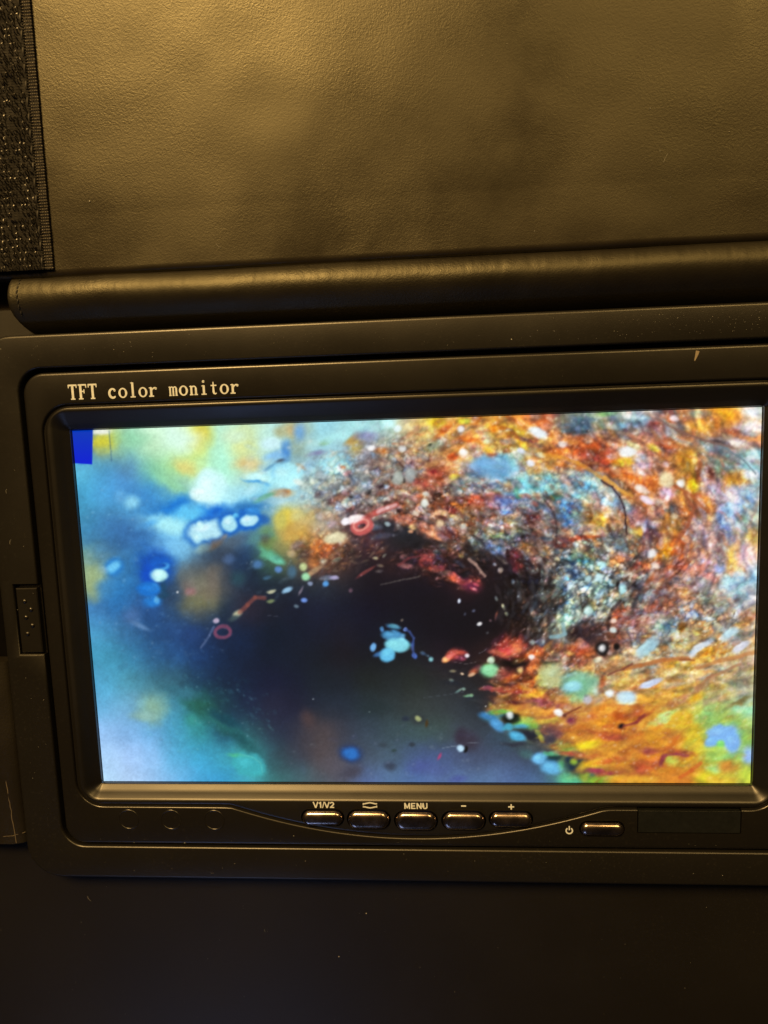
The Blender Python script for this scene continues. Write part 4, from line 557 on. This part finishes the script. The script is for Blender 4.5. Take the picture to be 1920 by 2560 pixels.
# spine: the folded hinge, a soft half-round roll
prof = [(64.9, -2.6), (65.2, -1.6), (65.7, -.6), (66.5, .5), (67.6, 1.7), (68.9, 2.9), (70.2, 3.8), (71.5, 4.4), (72.6, 4.65), (73.6, 4.6), (74.6, 4.3), (75.6, 3.8), (76.4, 3.2), (77.0, 2.5), (77.2, 1.6), (77.2, -.6)]
def spine_loop(x, k=1.0):
    out = []
    for (y, z) in prof:
        c = (71.0, -.4); yy = c[0]+(y-c[0])*k; zz = c[1]+(z-c[1])*k
        up = max(0, z)/4.7
        cr = max(0, min(1, (y-70.5)/4))                         # little puckers along the crease
        zz -= up*(.25*nz(x, y, 22, 2)+.12*nz(x, y*.6, 5, 5)+cr*.10*nz(x*1.3, y*.35, 1.5, 11)); yy += up*(.45*nz(x, 3, 26, 8)+.12*nz(x, 5, 4, 6))
        zz = zz if zz < 0 else zz*.92
        out.append((x, yy, zz))
    return out
xs = [-87.1]+[-86.7+k*.45 for k in range(411)]
loops = [spine_loop(xs[0], .94)]+[spine_loop(x) for x in xs[1:]]
loops = [[(p[0]+(.9*((p[1]-71)/6)**2 if n < 5 and p[1] < 71 else 0)+(1.6*max(0, (70-p[1])/5)**1.5 if n < 30 else 0)*(1-n/30), p[1], p[2]) for p in l] for n, l in enumerate(loops)]
v, f = bridge(loops, False); n = len(prof)
f.append(tuple(range(n))); f.append(tuple(range((len(loops)-1)*n+n-1, (len(loops)-1)*n-1, -1)))
spine = new_obj('hinge_fold', v, f, M_SPINE, case, sharp=60)
# stitches across the end of the fold
def tube(pts, r, sides=6):
    loops = []
    for k, p in enumerate(pts):
        a = Vector(pts[max(0, k-1)]); b = Vector(pts[min(len(pts)-1, k+1)]); d = (b-a).normalized()
        u = d.orthogonal().normalized(); w = d.cross(u)
        rr = r[k] if hasattr(r, '__len__') else r
        loops.append([tuple(Vector(p)+rr*(math.cos(2*math.pi*s/sides)*u+math.sin(2*math.pi*s/sides)*w)) for s in range(sides)])
    return bridge(loops, True, True, True)
prof_s = spine_loop(-84.7)
for a in range(5, 13, 1):
    p0, p1 = Vector(prof_s[a]), Vector(prof_s[a+1]); d = p1-p0
    q = [p0+d*t for t in (.12, .5, .82)]
    nrm = Vector((0, -d.z, d.y)).normalized()*(-1 if d.y > 0 and False else 1)
    if nrm.z < 0: nrm = -nrm
    jx = random.uniform(-.15, .15)
    v, f = tube([(q[0].x+jx-.1, *(q[0]-nrm*.05).yz), (q[1].x+jx, *(q[1]+nrm*.10).yz), (q[2].x+jx+.1, *(q[2]-nrm*.05).yz)], .20, 6)
    new_obj('stitch', v, f, M_THREAD, case)
# hook-and-loop strip sewn to the lid
X0, X1, Y0, Y1 = -116.0, -76.3, 78.6, 196.0
def strip_x(y): return (y-78.6)*.010
def zl(x, y): return lid_z(x, y)
sv, sf = [], []
ny = 100; xr = [X0, X0+8, X0+18, X0+28, X1-2.2, X1-2.0, X1-.15, X1]
zo = [.9, .9, .9, .9, .9, .65, .65, .0]
for j in range(ny+1):
    y = Y0+(Y1-Y0)*j/ny
    for x, dz in zip(xr, zo): sv.append((x+strip_x(y), y+.12*nz(x, y, 6, 4), zl(x, y)+dz))
nn = len(xr)
for j in range(ny):
    for i in range(nn-1): sf.append((j*nn+i, j*nn+i+1, (j+1)*nn+i+1, (j+1)*nn+i))
b0 = len(sv); sv += [(sv[i][0], sv[i][1]-.02, zl(sv[i][0], sv[i][1])-.05) for i in range(nn)]
for i in range(nn-1): sf.append((i+1, i, b0+i, b0+i+1))
strip = new_obj('hook_strip', sv, sf, M_WEAVE, case, sharp=40)
# the selvedge of the strip: fine ribs with two little beads each
parts = []
y = Y0+.25
while y < 150:
    for xo in (-1.72, -1.22, -.72, -.28):
        x = X1+xo+strip_x(y)+random.uniform(-.06, .06); z = zl(x, y)+.65; r = random.uniform(.19, .25)
        h = random.uniform(.12, .24)
        c = [(x+r*1.15*math.cos(a*math.pi/3), y+r*.85*math.sin(a*math.pi/3), z-.02) for a in range(6)]
        t = [(x+r*.6*math.cos(a*math.pi/3), y+r*.45*math.sin(a*math.pi/3), z+h) for a in range(6)]
        parts.append(bridge([c, t], True, False, True))
    y += .62+random.uniform(-.04, .04)
v, f = join(parts); e = new_obj('woven_edge', v, f, M_EDGE, strip, sharp=80); e['kind'] = 'stuff'
# hooks: rows of bent nylon loops
parts = []
y = Y0+.5
while y < 146:
    x = X1-2.9
    while x > -106:
        if random.random() < .93:
            px = x+strip_x(y)+random.uniform(-.16, .16); py = y+random.uniform(-.1, .1)+.25*nz(x, y, 8, 21); z = zl(px, py)+.88
            a = random.gauss(math.pi/2, .4); h = random.uniform(.6, 1.1); w = random.uniform(.36, .54); r = random.uniform(.11, .155)
            ca, sa = math.cos(a), math.sin(a); lean = random.uniform(-.25, .25)
            ps = [(px-w*ca, py-w*sa, z-.05), (px-w*.85*ca-lean*sa, py-w*.85*sa+lean*ca, z+h*.65), (px-lean*sa, py+lean*ca, z+h),
                  (px+w*.8*ca-lean*sa, py+w*.8*sa+lean*ca, z+h*.72), (px+w*random.uniform(.9, 1.1)*ca, py+w*sa, z+h*random.choice((-.1, .0, .45)))]
            parts.append(tube(ps, r, 4))
        x -= .94+random.uniform(-.06, .06)
    y += 1.42+random.uniform(-.04, .04)
v, f = join(parts); h = new_obj('nylon_hooks', v, f, M_NYLON, strip, sharp=80); h['kind'] = 'stuff'
# ground weave of the strip, ribs across
parts = []
y = Y0+.3
while y < 146:
    x = X1-2.3
    while x > -106:
        z = zl(x, y)+.86; l = random.uniform(.36, .5); r = random.uniform(.13, .2)
        cx = x+strip_x(y)
        c = [(cx-l, y-r, z), (cx+l, y-r, z), (cx+l, y+r, z), (cx-l, y+r, z)]
        t = [(cx-l*.6, y-r*.4, z+.1), (cx+l*.6, y-r*.4, z+.1), (cx+l*.6, y+r*.4, z+.1), (cx-l*.6, y+r*.4, z+.1)]
        parts.append(bridge([c, t], True, False, True)); x -= 1.02
    y += .56
v, f = join(parts); g = new_obj('tape_weave', v, f, M_WEAVE, strip, sharp=60); g['kind'] = 'stuff'
# sewing line along the strip
y = Y0+1.6
while y < 150:
    x = X1-2.35+strip_x(y); z = zl(x, y)+.98
    v, f = tube([(x-.05, y-.75, z-.12), (x, y-.3, z+.12), (x+.05, y+.3, z+.12), (x, y+.75, z-.12)], .26, 6)
    new_obj('stitch', v, f, M_THREAD, strip); y += 3.3
# side flap at the left of the cradle
fl = []
for k in range(40):
    y = -11.6-46.6*k/39; w = .35*nz(5, y, 9, 1)
    fl.append([(-126, y, 1.2), (-112, y, 2.4), (-104, y, 2.9+.2*nz(3, y, 12, 5)), (-100.5, y, 2.8+.25*nz(2, y, 7, 5)), (-98.2, y, 2.2), (-97.1+w*.3, y, 1.1), (-96.8+w*.3, y, -2.5)])
v, f = bridge(fl, False); nf = 7
b = len(v); v += [(p[0], p[1]-.5, -2.4) for p in fl[-1]]; f += [((39*nf)+i, (39*nf)+i+1, b+i+1, b+i) for i in range(6)]
b = len(v); v += [(p[0], p[1]+.5, -2.4) for p in fl[0]]; f += [(i+1, i, b+i, b+i+1) for i in range(6)]
flap = new_obj('side_flap', v, f, M_SPINE, case, sharp=50)
v, f = bridge([[(-104, -11.4, -1.0), (-96.55, -11.4, -1.0), (-96.55, 10.2, -1.0), (-104, 10.2, -1.0)], [(-104, -11.4, -2.3), (-96.55, -11.4, -2.3), (-96.55, 10.2, -2.3), (-104, 10.2, -2.3)]], True, True, True)  # block added over the floor beside the cradle, painted black as the gap's shadow
new_obj('gap_shade_block', v, f, M_GAP_SHADE, case, smooth=False)
def flap_pt(x, y): return (x, y, 2.78+.2*nz(3, y, 12, 5)-max(0, (x+100.5))*.3+.02)
pts = [flap_pt(-99.6-.9*t+.25*nz(t*9, 1, 1, 3), -41-17*(1-t)) for t in [k/16 for k in range(17)]]
v, f = tube(pts, [.10+.06*abs(nz(k, 1, 2, 6)) for k in range(17)], 5); new_obj('frayed_seam', v, f, M_SEAM, flap)
pts = [flap_pt(-104+6.6*t, -56.2+.7*t*t+.25*nz(t*8, 2, 1, 3)) for t in [k/12 for k in range(13)]]
v, f = tube(pts, [.07+.05*abs(nz(k, 4, 2, 6)) for k in range(13)], 5); new_obj('frayed_seam', v, f, M_SEAM, flap)

# ================================================================ cradle: the plastic frame that holds the monitor
F = 3.5
cradle = thing('monitor_cradle', 'matt black plastic mounting frame round the monitor with a small dotted latch on its left', 'mounting frame')
def R(x0, x1, y0, y1, r, z, i=0, bulge=None): return rloop(x0+i, x1-i, y0+i, y1-i, max(.3, r-i), z, bulge)
ob = (-96.5, 96.5, -66.5, 64.75, 8.5); hb = (-87.0, 87.0, -58.05, 57.15, 5.6)
EDGE = ((0, .85), (.05, .52), (.15, .30), (.32, .13), (.55, .03), (.75, 0))
loops = [R(*ob, -2.5)]+[R(*ob, F-d, i) for i, d in EDGE]+[R(*hb, F-d, -i*.75) for i, d in reversed(EDGE)]+[R(*hb, -2.5, 0)]
v, f = bridge(loops, True, ring=True)
fr = new_obj('frame', v, f, M_CRADLE, cradle, sharp=60)
cut(fr, [bridge([[(x0, y0, z), (-86.0, y0, z), (-86.0, y1, z), (x0, y1, z)] for x0, y0, y1, z in ((-93.05, -9.3, 7.7, F-1.5), (-93.05, -9.3, 7.7, F-.4), (-93.15, -9.5, 7.75, F-.15), (-93.3, -9.8, 7.8, F+.02), (-93.3, -9.8, 7.8, F+2))], True, True, True)])
v, f = box(-92.65, -87.45, -8.95, 6.7, F-1.45, F-.22, .22)
latch = new_obj('latch', v, f, M_CRADLE, cradle, sharp=20)
for (x, y) in ((-90.7, 3.6), (-89.35, 1.6), (-90.72, -.3), (-89.36, -2.3), (-90.75, -4.3)):
    L_ = [[(x+r*math.cos(2*math.pi*a/14), y+r*math.sin(2*math.pi*a/14), F-.24+z) for a in range(14)] for r, z in ((.62, 0), (.52, .16), (.34, .32), (.12, .40))]
    v, f = bridge(L_, True, False, True); new_obj('grip_dot', v, f, M_BEZEL, latch, sharp=60)

# ================================================================ the monitor
mon = thing('colour_monitor', 'small black colour monitor showing a rusty pipe interior on its lit screen', 'monitor')
def bulge(x):
    t = 1-((x+.4)/44.0)**2
    s = .5*(t+math.sqrt(t*t+.006))-.02*0                         # eased into the straight edge
    return -7.55*max(0, s-.0015/max(.05, abs(t)+.05))
mb = (-86.1, 86.1, -57.4, 56.2, 5.0); gb = (-82.5, 82.5, -47.9, 49.1, 6.6); sb = (-80.3, 80.3, -46.0, 47.3, 3.6); wb = (-77.35, 77.35, -43.3, 43.3, .5)
def R(x0, x1, y0, y1, r, z, i=0, bulge=None): return rloop(x0+i, x1-i, y0+i, y1-i, max(.3, r-i*1.0), z, bulge)
loops = [R(*mb, -2.5)]+[R(*mb, F-d, i) for i, d in EDGE]+[R(*gb, F-d, i, bulge) for i, d in ((-.30, 0), (-.12, .03), (.02, .11), (.12, .24), (.2, .44), (.26, .66), (.6, .68), (.68, .46), (.78, .27), (.92, .12), (1.1, .04), (1.4, .02))]
v, f = bridge(loops, True)
bez = new_obj('bezel', v, f, M_BEZEL, mon, sharp=60)
il = [R(*gb, F-.02, 1.4, bulge), R(*sb, F-.02, -.25), R(*sb, F-.10, 0), R(*sb, F-.35, .35), R(*wb, 2.05, -1.55), R(*wb, 1.45, -.9), R(*wb, .95, -.25), R(*wb, .72, 0)]
v, f = bridge(il, True)
inner = new_obj('screen_surround', v, f, M_INNER, mon, sharp=40)
v, f = bridge([R(*wb, .72, .0), R(*wb, .60, .10), R(*wb, -.3, .24)], True); new_obj('screen_gasket', v, f, M_GASKET, mon)
# the outer skin goes down to the case floor; close the back so that the shells are solid for the cuts
BTN = [(-22.3, -50.15, 9.7, 3.5), (-11.3, -50.5, 9.8, 4.2), (-.15, -50.75, 9.7, 4.4), (11.0, -50.65, 9.8, 4.2), (21.95, -50.2, 9.6, 3.4)]
PWR = (42.8, -52.4, 9.7, 3.1)
def well(b):
    x, y, w, h = b
    return bridge([capsule(x, y, w+.7, h+.7, F-1.6), capsule(x, y, w+.7, h+.7, F+1)], True, True, True)
def cut_sheet(o, wells):
    cut(o, wells)
def strip_lower(o, zmin):
    pass
cut(inner, [well(b) for b in BTN]); cut(bez, [well(PWR), box(50.75, 73.95, -53.5, -47.5, F-1.5, F+2)])
def button(b):
    x, y, w, h = b; L_ = []; ta, tb = random.uniform(-.012, .012), random.uniform(-.05, .05)
    for i, z in ((0, -1.5), (0, .22), (.07, .48), (.22, .72), (.5, .93), (.9, 1.06), (1.25, 1.1)):
        L_.append([(px, py, pz+(ta*(px-x)+tb*(py-y) if z > 0 else 0)) for px, py, pz in capsule(x, y, w-2*i, max(.25, h-2*i), F+z, 12)])
    v, f = bridge(L_, True, False, True); return new_obj('button', v, f, M_BUTTON, mon, sharp=60)
for b in BTN: button(b)
pb = button(PWR); pb.name = 'power_button'
# infrared window
v, f = box(51.0, 73.7, -53.25, -47.95, F-1.3, F+.06, .05); new_obj('infrared_window', v, f, M_WINDOW, mon, smooth=False)
# three round knock-outs
for x in (-69.9, -59.35, -48.7):
    L_ = []
    for r, z in ((2.62, -.03), (2.55, .05), (2.42, .10), (2.28, .05), (2.2, -.03)):
        L_.append([(x+r*math.cos(2*math.pi*a/48), -51.05+r*math.sin(2*math.pi*a/48), F+z) for a in range(48)])
    v, f = bridge(L_, True); new_obj('round_mark', v, f, M_BEZEL, mon, sharp=80)

# ---- lettering, built stroke by stroke
def ribbon(pts, w, z, h=.035):
    'a flat stroke along pts with mitred joints; w one width or one per point'
    n = len(pts); A, B = [], []
    for k in range(n):
        p = Vector(pts[k]); d0 = (p-Vector(pts[k-1])).normalized() if k else None; d1 = (Vector(pts[k+1])-p).normalized() if k < n-1 else None
        if d0 is None: d0 = d1
        if d1 is None: d1 = d0
        m = (Vector((-d0.y, d0.x))+Vector((-d1.y, d1.x)))
        m = m.normalized() if m.length > 1e-6 else Vector((-d0.y, d0.x))
        c = max(.5, m.dot(Vector((-d1.y, d1.x)))); ww = (w[k] if hasattr(w, '__len__') else w)/2/c
        A.append(p+m*ww); B.append(p-m*ww)
    out = [(a.x, a.y) for a in A]+[(b.x, b.y) for b in reversed(B)]
    m_ = len(out); v = [(x, y, z-.03) for x, y in out]+[(x, y, z+h) for x, y in out]
    f = [(k, (k+1) % m_, m_+(k+1) % m_, m_+k) for k in range(m_)]
    for k in range(n-1): f.append((m_+k, m_+k+1, 2*m_-2-k, 2*m_-1-k))
    return v, f
def arc(cx, cy, rx, ry, a0, a1, n=18): return [(cx+rx*math.cos(math.radians(a0+(a1-a0)*k/n)), cy+ry*math.sin(math.radians(a0+(a1-a0)*k/n))) for k in range(n+1)]
SERIF = {
 'T': [([(.12, 3.42), (2.18, 3.42)], .34), ([(.24, 3.5), (.2, 2.75)], [.34, .16]), ([(2.06, 3.5), (2.1, 2.75)], [.34, .16]), ([(1.15, 3.4), (1.15, .1)], .52), ([(.62, .12), (1.68, .12)], .26)],
 'F': [([(.12, 3.44), (2.05, 3.44)], .32), ([(1.95, 3.5), (2.02, 2.7)], [.34, .16]), ([(.68, 3.4), (.68, .1)], .52), ([(.7, 1.88), (1.5, 1.88)], .26), ([(1.5, 2.35), (1.5, 1.4)], .22), ([(.15, .12), (1.25, .12)], .26)],
 'c': [(arc(1.15, 1.15, .82, 1.05, 48, 318), [.30]+[.30+.22*math.sin(math.pi*k/18) for k in range(17)]+[.2]), (arc(1.62, 1.82, .12, .12, 0, 350, 10), .26)],
 'o': [(arc(1.15, 1.15, .80, 1.05, 0, 180), [.5-.22*math.sin(math.pi*k/18) for k in range(19)]), (arc(1.15, 1.15, .80, 1.05, 180, 360), [.5-.22*math.sin(math.pi*k/18) for k in range(19)])],
 'l': [([(1.15, 3.55), (1.15, .1)], .48), ([(.66, 3.42), (1.15, 3.52)], [.12, .26]), ([(.55, .12), (1.75, .12)], .26)],
 'r': [([(.72, 2.2), (.72, .1)], .48), ([(.2, 2.08), (.74, 2.16)], [.14, .28]), ([(.16, .12), (1.32, .12)], .26), ([(.9, 1.45), (1.12, 1.86), (1.45, 2.08), (1.8, 2.1)], [.16, .26, .3, .28]), (arc(1.84, 1.92, .13, .13, 0, 350, 10), .28)],
 'm': [([(.42, 2.15), (.42, .1)], .38), ([(1.14, 1.8), (1.14, .1)], .36), ([(1.86, 1.8), (1.86, .1)], .38), ([(.06, 2.08), (.44, 2.12)], [.12, .26]), (arc(.82, 1.72, .33, .38, 165, 10, 8), .24), (arc(1.54, 1.72, .33, .38, 165, 10, 8), .24), ([(.14, .1), (.72, .1)], .2), ([(.9, .1), (1.38, .1)], .2), ([(1.58, .1), (2.16, .1)], .2)],
 'n': [([(.62, 2.15), (.62, .1)], .44), ([(.18, 2.06), (.64, 2.14)], [.12, .28]), ([(1.68, 1.6), (1.68, .1)], .44), (arc(1.18, 1.56, .52, .52, 165, 0, 10), .28), ([(.22, .11), (1.04, .11)], .24), ([(1.28, .11), (2.1, .11)], .24)],
 'i': [([(1.15, 2.2), (1.15, .1)], .48), ([(.62, 2.06), (1.15, 2.16)], [.12, .28]), ([(.55, .12), (1.75, .12)], .26), (arc(1.12, 3.12, .14, .14, 0, 350, 10), .3)],
 't': [([(1.0, 2.95), (1.0, .62), (1.12, .26), (1.42, .12), (1.75, .3)], [.2, .46, .4, .28, .14]), ([(.4, 2.1), (1.75, 2.1)], .26)]}
def text_serif(s, x, y, adv, sx, sy, rot, z):
    parts = []; n = 0
    for k, ch in enumerate(s):
        for pts, w in SERIF.get(ch, []):
            q = [(k*adv+p[0]*sx, p[1]*sy) for p in pts]
            q = [(x+a*math.cos(rot)-b*math.sin(rot), y+a*math.sin(rot)+b*math.cos(rot)) for a, b in q]
            ww = [t*sx*1.08 for t in w] if hasattr(w, '__len__') else w*sx*1.08
            parts.append(ribbon(q, ww, z, .03+.002*(n % 5))); n += 1
    return join(parts)
v, f = text_serif('TFT color monitor', -75.45, 49.98, 2.318, .97, .93, .0, F)
new_obj('lettering', v, f, M_PRINT, bez, smooth=False)
SANS = {
 'V': [([(.0, 1.0), (.36, .0)], .2), ([(.36, .0), (.72, 1.0)], .2)], '1': [([(.34, 1.0), (.34, .0)], .21), ([(.08, .72), (.34, .93)], .17)],
 '/': [([(.0, -.02), (.26, 1.02)], .13)],
 '2': [(arc(.34, .68, .26, .24, 170, -25, 10)+[(.30, .28), (.08, .09)], .19), ([(.0, .09), (.66, .09)], .18)],
 'M': [([(.1, .0), (.1, 1.0)], .2), ([(.82, .0), (.82, 1.0)], .2), ([(.12, .95), (.46, .12)], .19), ([(.46, .12), (.8, .95)], .19)],
 'E': [([(.1, .0), (.1, 1.0)], .2), ([(.1, .91), (.68, .91)], .18), ([(.1, .5), (.62, .5)], .17), ([(.1, .09), (.7, .09)], .18)],
 'N': [([(.1, .0), (.1, 1.0)], .2), ([(.7, .0), (.7, 1.0)], .2), ([(.13, .93), (.67, .07)], .2)],
 'U': [([(.1, 1.0), (.1, .34)]+arc(.39, .34, .29, .25, 180, 360, 10)+[(.68, 1.0)], .2)]}
ADV = {'V': .80, '1': .62, '/': .34, '2': .78, 'M': 1.06, 'E': .86, 'N': .94, 'U': .9}
def text_sans(s, x, y, h, w, z):
    tot = sum(ADV[c] for c in s)-.12; sx = w/tot; parts = []; cx = 0; n = 0
    for ch in s:
        for pts, wd in SANS[ch]:
            parts.append(ribbon([(x+(cx+p[0])*sx, y+p[1]*h) for p in pts], wd*(sx+h)/2, z, .03+.002*(n % 5))); n += 1
        cx += ADV[ch]
    return join(parts)
zi = F-.02
v, f = text_sans('V1/V2', -24.4, -47.72, 1.5, 4.95, zi); new_obj('button_label', v, f, M_PRINT, inner, smooth=False)
v, f = text_sans('MENU', -2.8, -47.85, 1.48, 5.45, zi); new_obj('button_label', v, f, M_PRINT, inner, smooth=False)
v, f = join([ribbon([(10.5, -47.05), (11.65, -47.05)], .32, zi)]); new_obj('button_label', v, f, M_PRINT, inner, smooth=False)
v, f = join([ribbon([(21.4, -47.2), (22.75, -47.2)], .32, zi), ribbon([(22.08, -46.55), (22.08, -47.86)], .32, zi, .038)]); new_obj('button_label', v, f, M_PRINT, inner, smooth=False)
up = [(-12.6, -46.62), (-12.1, -46.62)]+[(-10.9+1.15*t, -46.62+.26*(1-abs(t))**.7) for t in (-.9, -.5, 0, .5, .9)]+[(-9.7, -46.62), (-9.2, -46.62)]
dn = [(x, -94.02-y) for x, y in up]
v, f = join([ribbon(up, .3, zi), ribbon(dn, .3, zi), ribbon([(-12.5, -46.7), (-12.5, -46.98)], .2, zi, .04), ribbon([(-9.3, -47.35), (-9.3, -47.06)], .2, zi, .04)]); new_obj('button_label', v, f, M_PRINT, inner, smooth=False)
v, f = join([ribbon(arc(35.35, -53.0, .72, .72, 125, 415, 20), .30, F), ribbon([(35.35, -51.85), (35.35, -52.85)], .28, F, .04)]); new_obj('power_symbol', v, f, M_PRINT, bez, smooth=False)
# pale scuff on the bezel, upper right
v, f = ribbon([(62.2, 55.2), (62.0, 54.4), (61.6, 53.2)], [.75, .6, .2], F, .012); new_obj('scuff_mark', v, f, M_SCUFF, bez, smooth=False)

# ---- the display
NX, NY = 720, 402
img, PX, PY = paint_display(NX, NY)
co = np.stack([PX*MM, PY*MM, np.zeros_like(PX)], -1).reshape(-1, 3).astype(np.float32)
idx = np.arange(NX*NY).reshape(NY, NX)
q = np.stack([idx[1:, :-1], idx[1:, 1:], idx[:-1, 1:], idx[:-1, :-1]], -1).reshape(-1, 4)
me = bpy.data.meshes.new('screen')
me.vertices.add(len(co)); me.vertices.foreach_set('co', co.ravel())
me.loops.add(q.size); me.loops.foreach_set('vertex_index', q.ravel().astype(np.int32))
me.polygons.add(len(q)); me.polygons.foreach_set('loop_start', np.arange(0, q.size, 4, dtype=np.int32)); me.polygons.foreach_set('loop_total', np.full(len(q), 4, np.int32))
me.update(calc_edges=True)
lin = np.where(img <= .04045, img/12.92, ((img+.055)/1.055)**2.4)
ca = me.color_attributes.new('picture', 'FLOAT_COLOR', 'POINT')
ca.data.foreach_set('color', np.concatenate([lin.reshape(-1, 3), np.ones((NX*NY, 1))], 1).astype(np.float32).ravel())
m, N, L, P = mat('lit_display')
at = N.new('ShaderNodeAttribute'); at.attribute_name = 'picture'
P.inputs['Base Color'].default_value = (.004, .004, .005, 1); P.inputs['Roughness'].default_value = .22; P.inputs['Specular IOR Level'].default_value = .3
L.new(at.outputs['Color'], P.inputs['Emission Color']); P.inputs['Emission Strength'].default_value = 1.0
link('screen', me, m, mon, smooth=False)

# ================================================================ dust lying about
random.seed(21)
parts = []
def fleck(x, y, z, s):
    n = random.choice((4, 5, 6)); a0 = random.random()*6; el = random.uniform(.4, 1)
    c = [(x+s*random.uniform(.6, 1)*math.cos(a0+2*math.pi*k/n), y+s*el*random.uniform(.6, 1)*math.sin(a0+2*math.pi*k/n), z-.02) for k in range(n)]
    parts.append(bridge([c, [(x+(p[0]-x)*.6, y+(p[1]-y)*.6, z+s*.5) for p in c]], True, False, True))
def fibre(x, y, z, l):
    a = random.random()*6; c = random.uniform(-.6, .6)
    ps = [(x+l*t*math.cos(a+c*t), y+l*t*math.sin(a+c*t), z+.04) for t in (0, .33, .66, 1)]
    parts.append(tube(ps, .018, 4))
for k in range(90): fleck(random.uniform(-90, 82), random.uniform(58.4, 63.4), F, random.choice((.05, .06, .07, .09)))
for k in range(90): fleck(random.uniform(45, 82), random.uniform(58.4, 63.4), F, random.choice((.05, .06, .08)))
for k in range(20): fleck(random.uniform(-80, 80), random.uniform(-65.2, -59.2), F, random.choice((.05, .06, .08, .1)))
for k in range(26): fleck(random.uniform(-95.5, -88), random.uniform(-60, 60), F, random.choice((.05, .07, .1)))
for k in range(60): x, y = random.uniform(-110, 90), random.uniform(-110, -69); fleck(x, y, floor_z(x, y), random.choice((.05, .06, .08)))
for k in range(70): x, y = random.uniform(-74, 90), random.uniform(79, 138); fleck(x, y, lid_z(x, y)+.06, random.choice((.05, .07, .09, .12)))
for k in range(34): fleck(random.uniform(-84, 84), random.uniform(50, 55), F, .05)
for k in range(20): fleck(random.uniform(-84, 84), random.uniform(-56.4, -55.6), F, .06)
for x, y, z, s in ((23.5, 59.2, F, .22), (45, 60, F, .14), (-64, 60.6, F, .12), (-60, 61.2, F, .1), (-29.5, -54.9, F, .12), (-56.4, -57.0, F, .16), (-69, -57.0, F, .14), (-67, 92.5, lid_z(-67, 92.5)+.1, .25), (52, 104, lid_z(52, 104)+.1, .22), (-13.6, -79, -2.4, .2), (-21, -91, -2.4, .22)): fleck(x, y, z, s)
for k in range(1): fibre(random.uniform(-90, 80), random.uniform(58.5, 63), F, random.uniform(.5, 1.6))
for k in range(2): x, y = random.uniform(-100, 80), random.uniform(-104, -70); fibre(x, y, floor_z(x, y), random.uniform(.6, 2))
for k in range(4): x, y = random.uniform(-70, 80), random.uniform(80, 130); fibre(x, y, lid_z(x, y)+.06, random.uniform(.6, 2))
for k in range(2): fibre(random.uniform(-95, -88.5), random.uniform(-55, 55), F, random.uniform(.5, 1.4))
v, f = join(parts); d = new_obj('dust', v, f, M_DUST, smooth=False); d['kind'] = 'stuff'
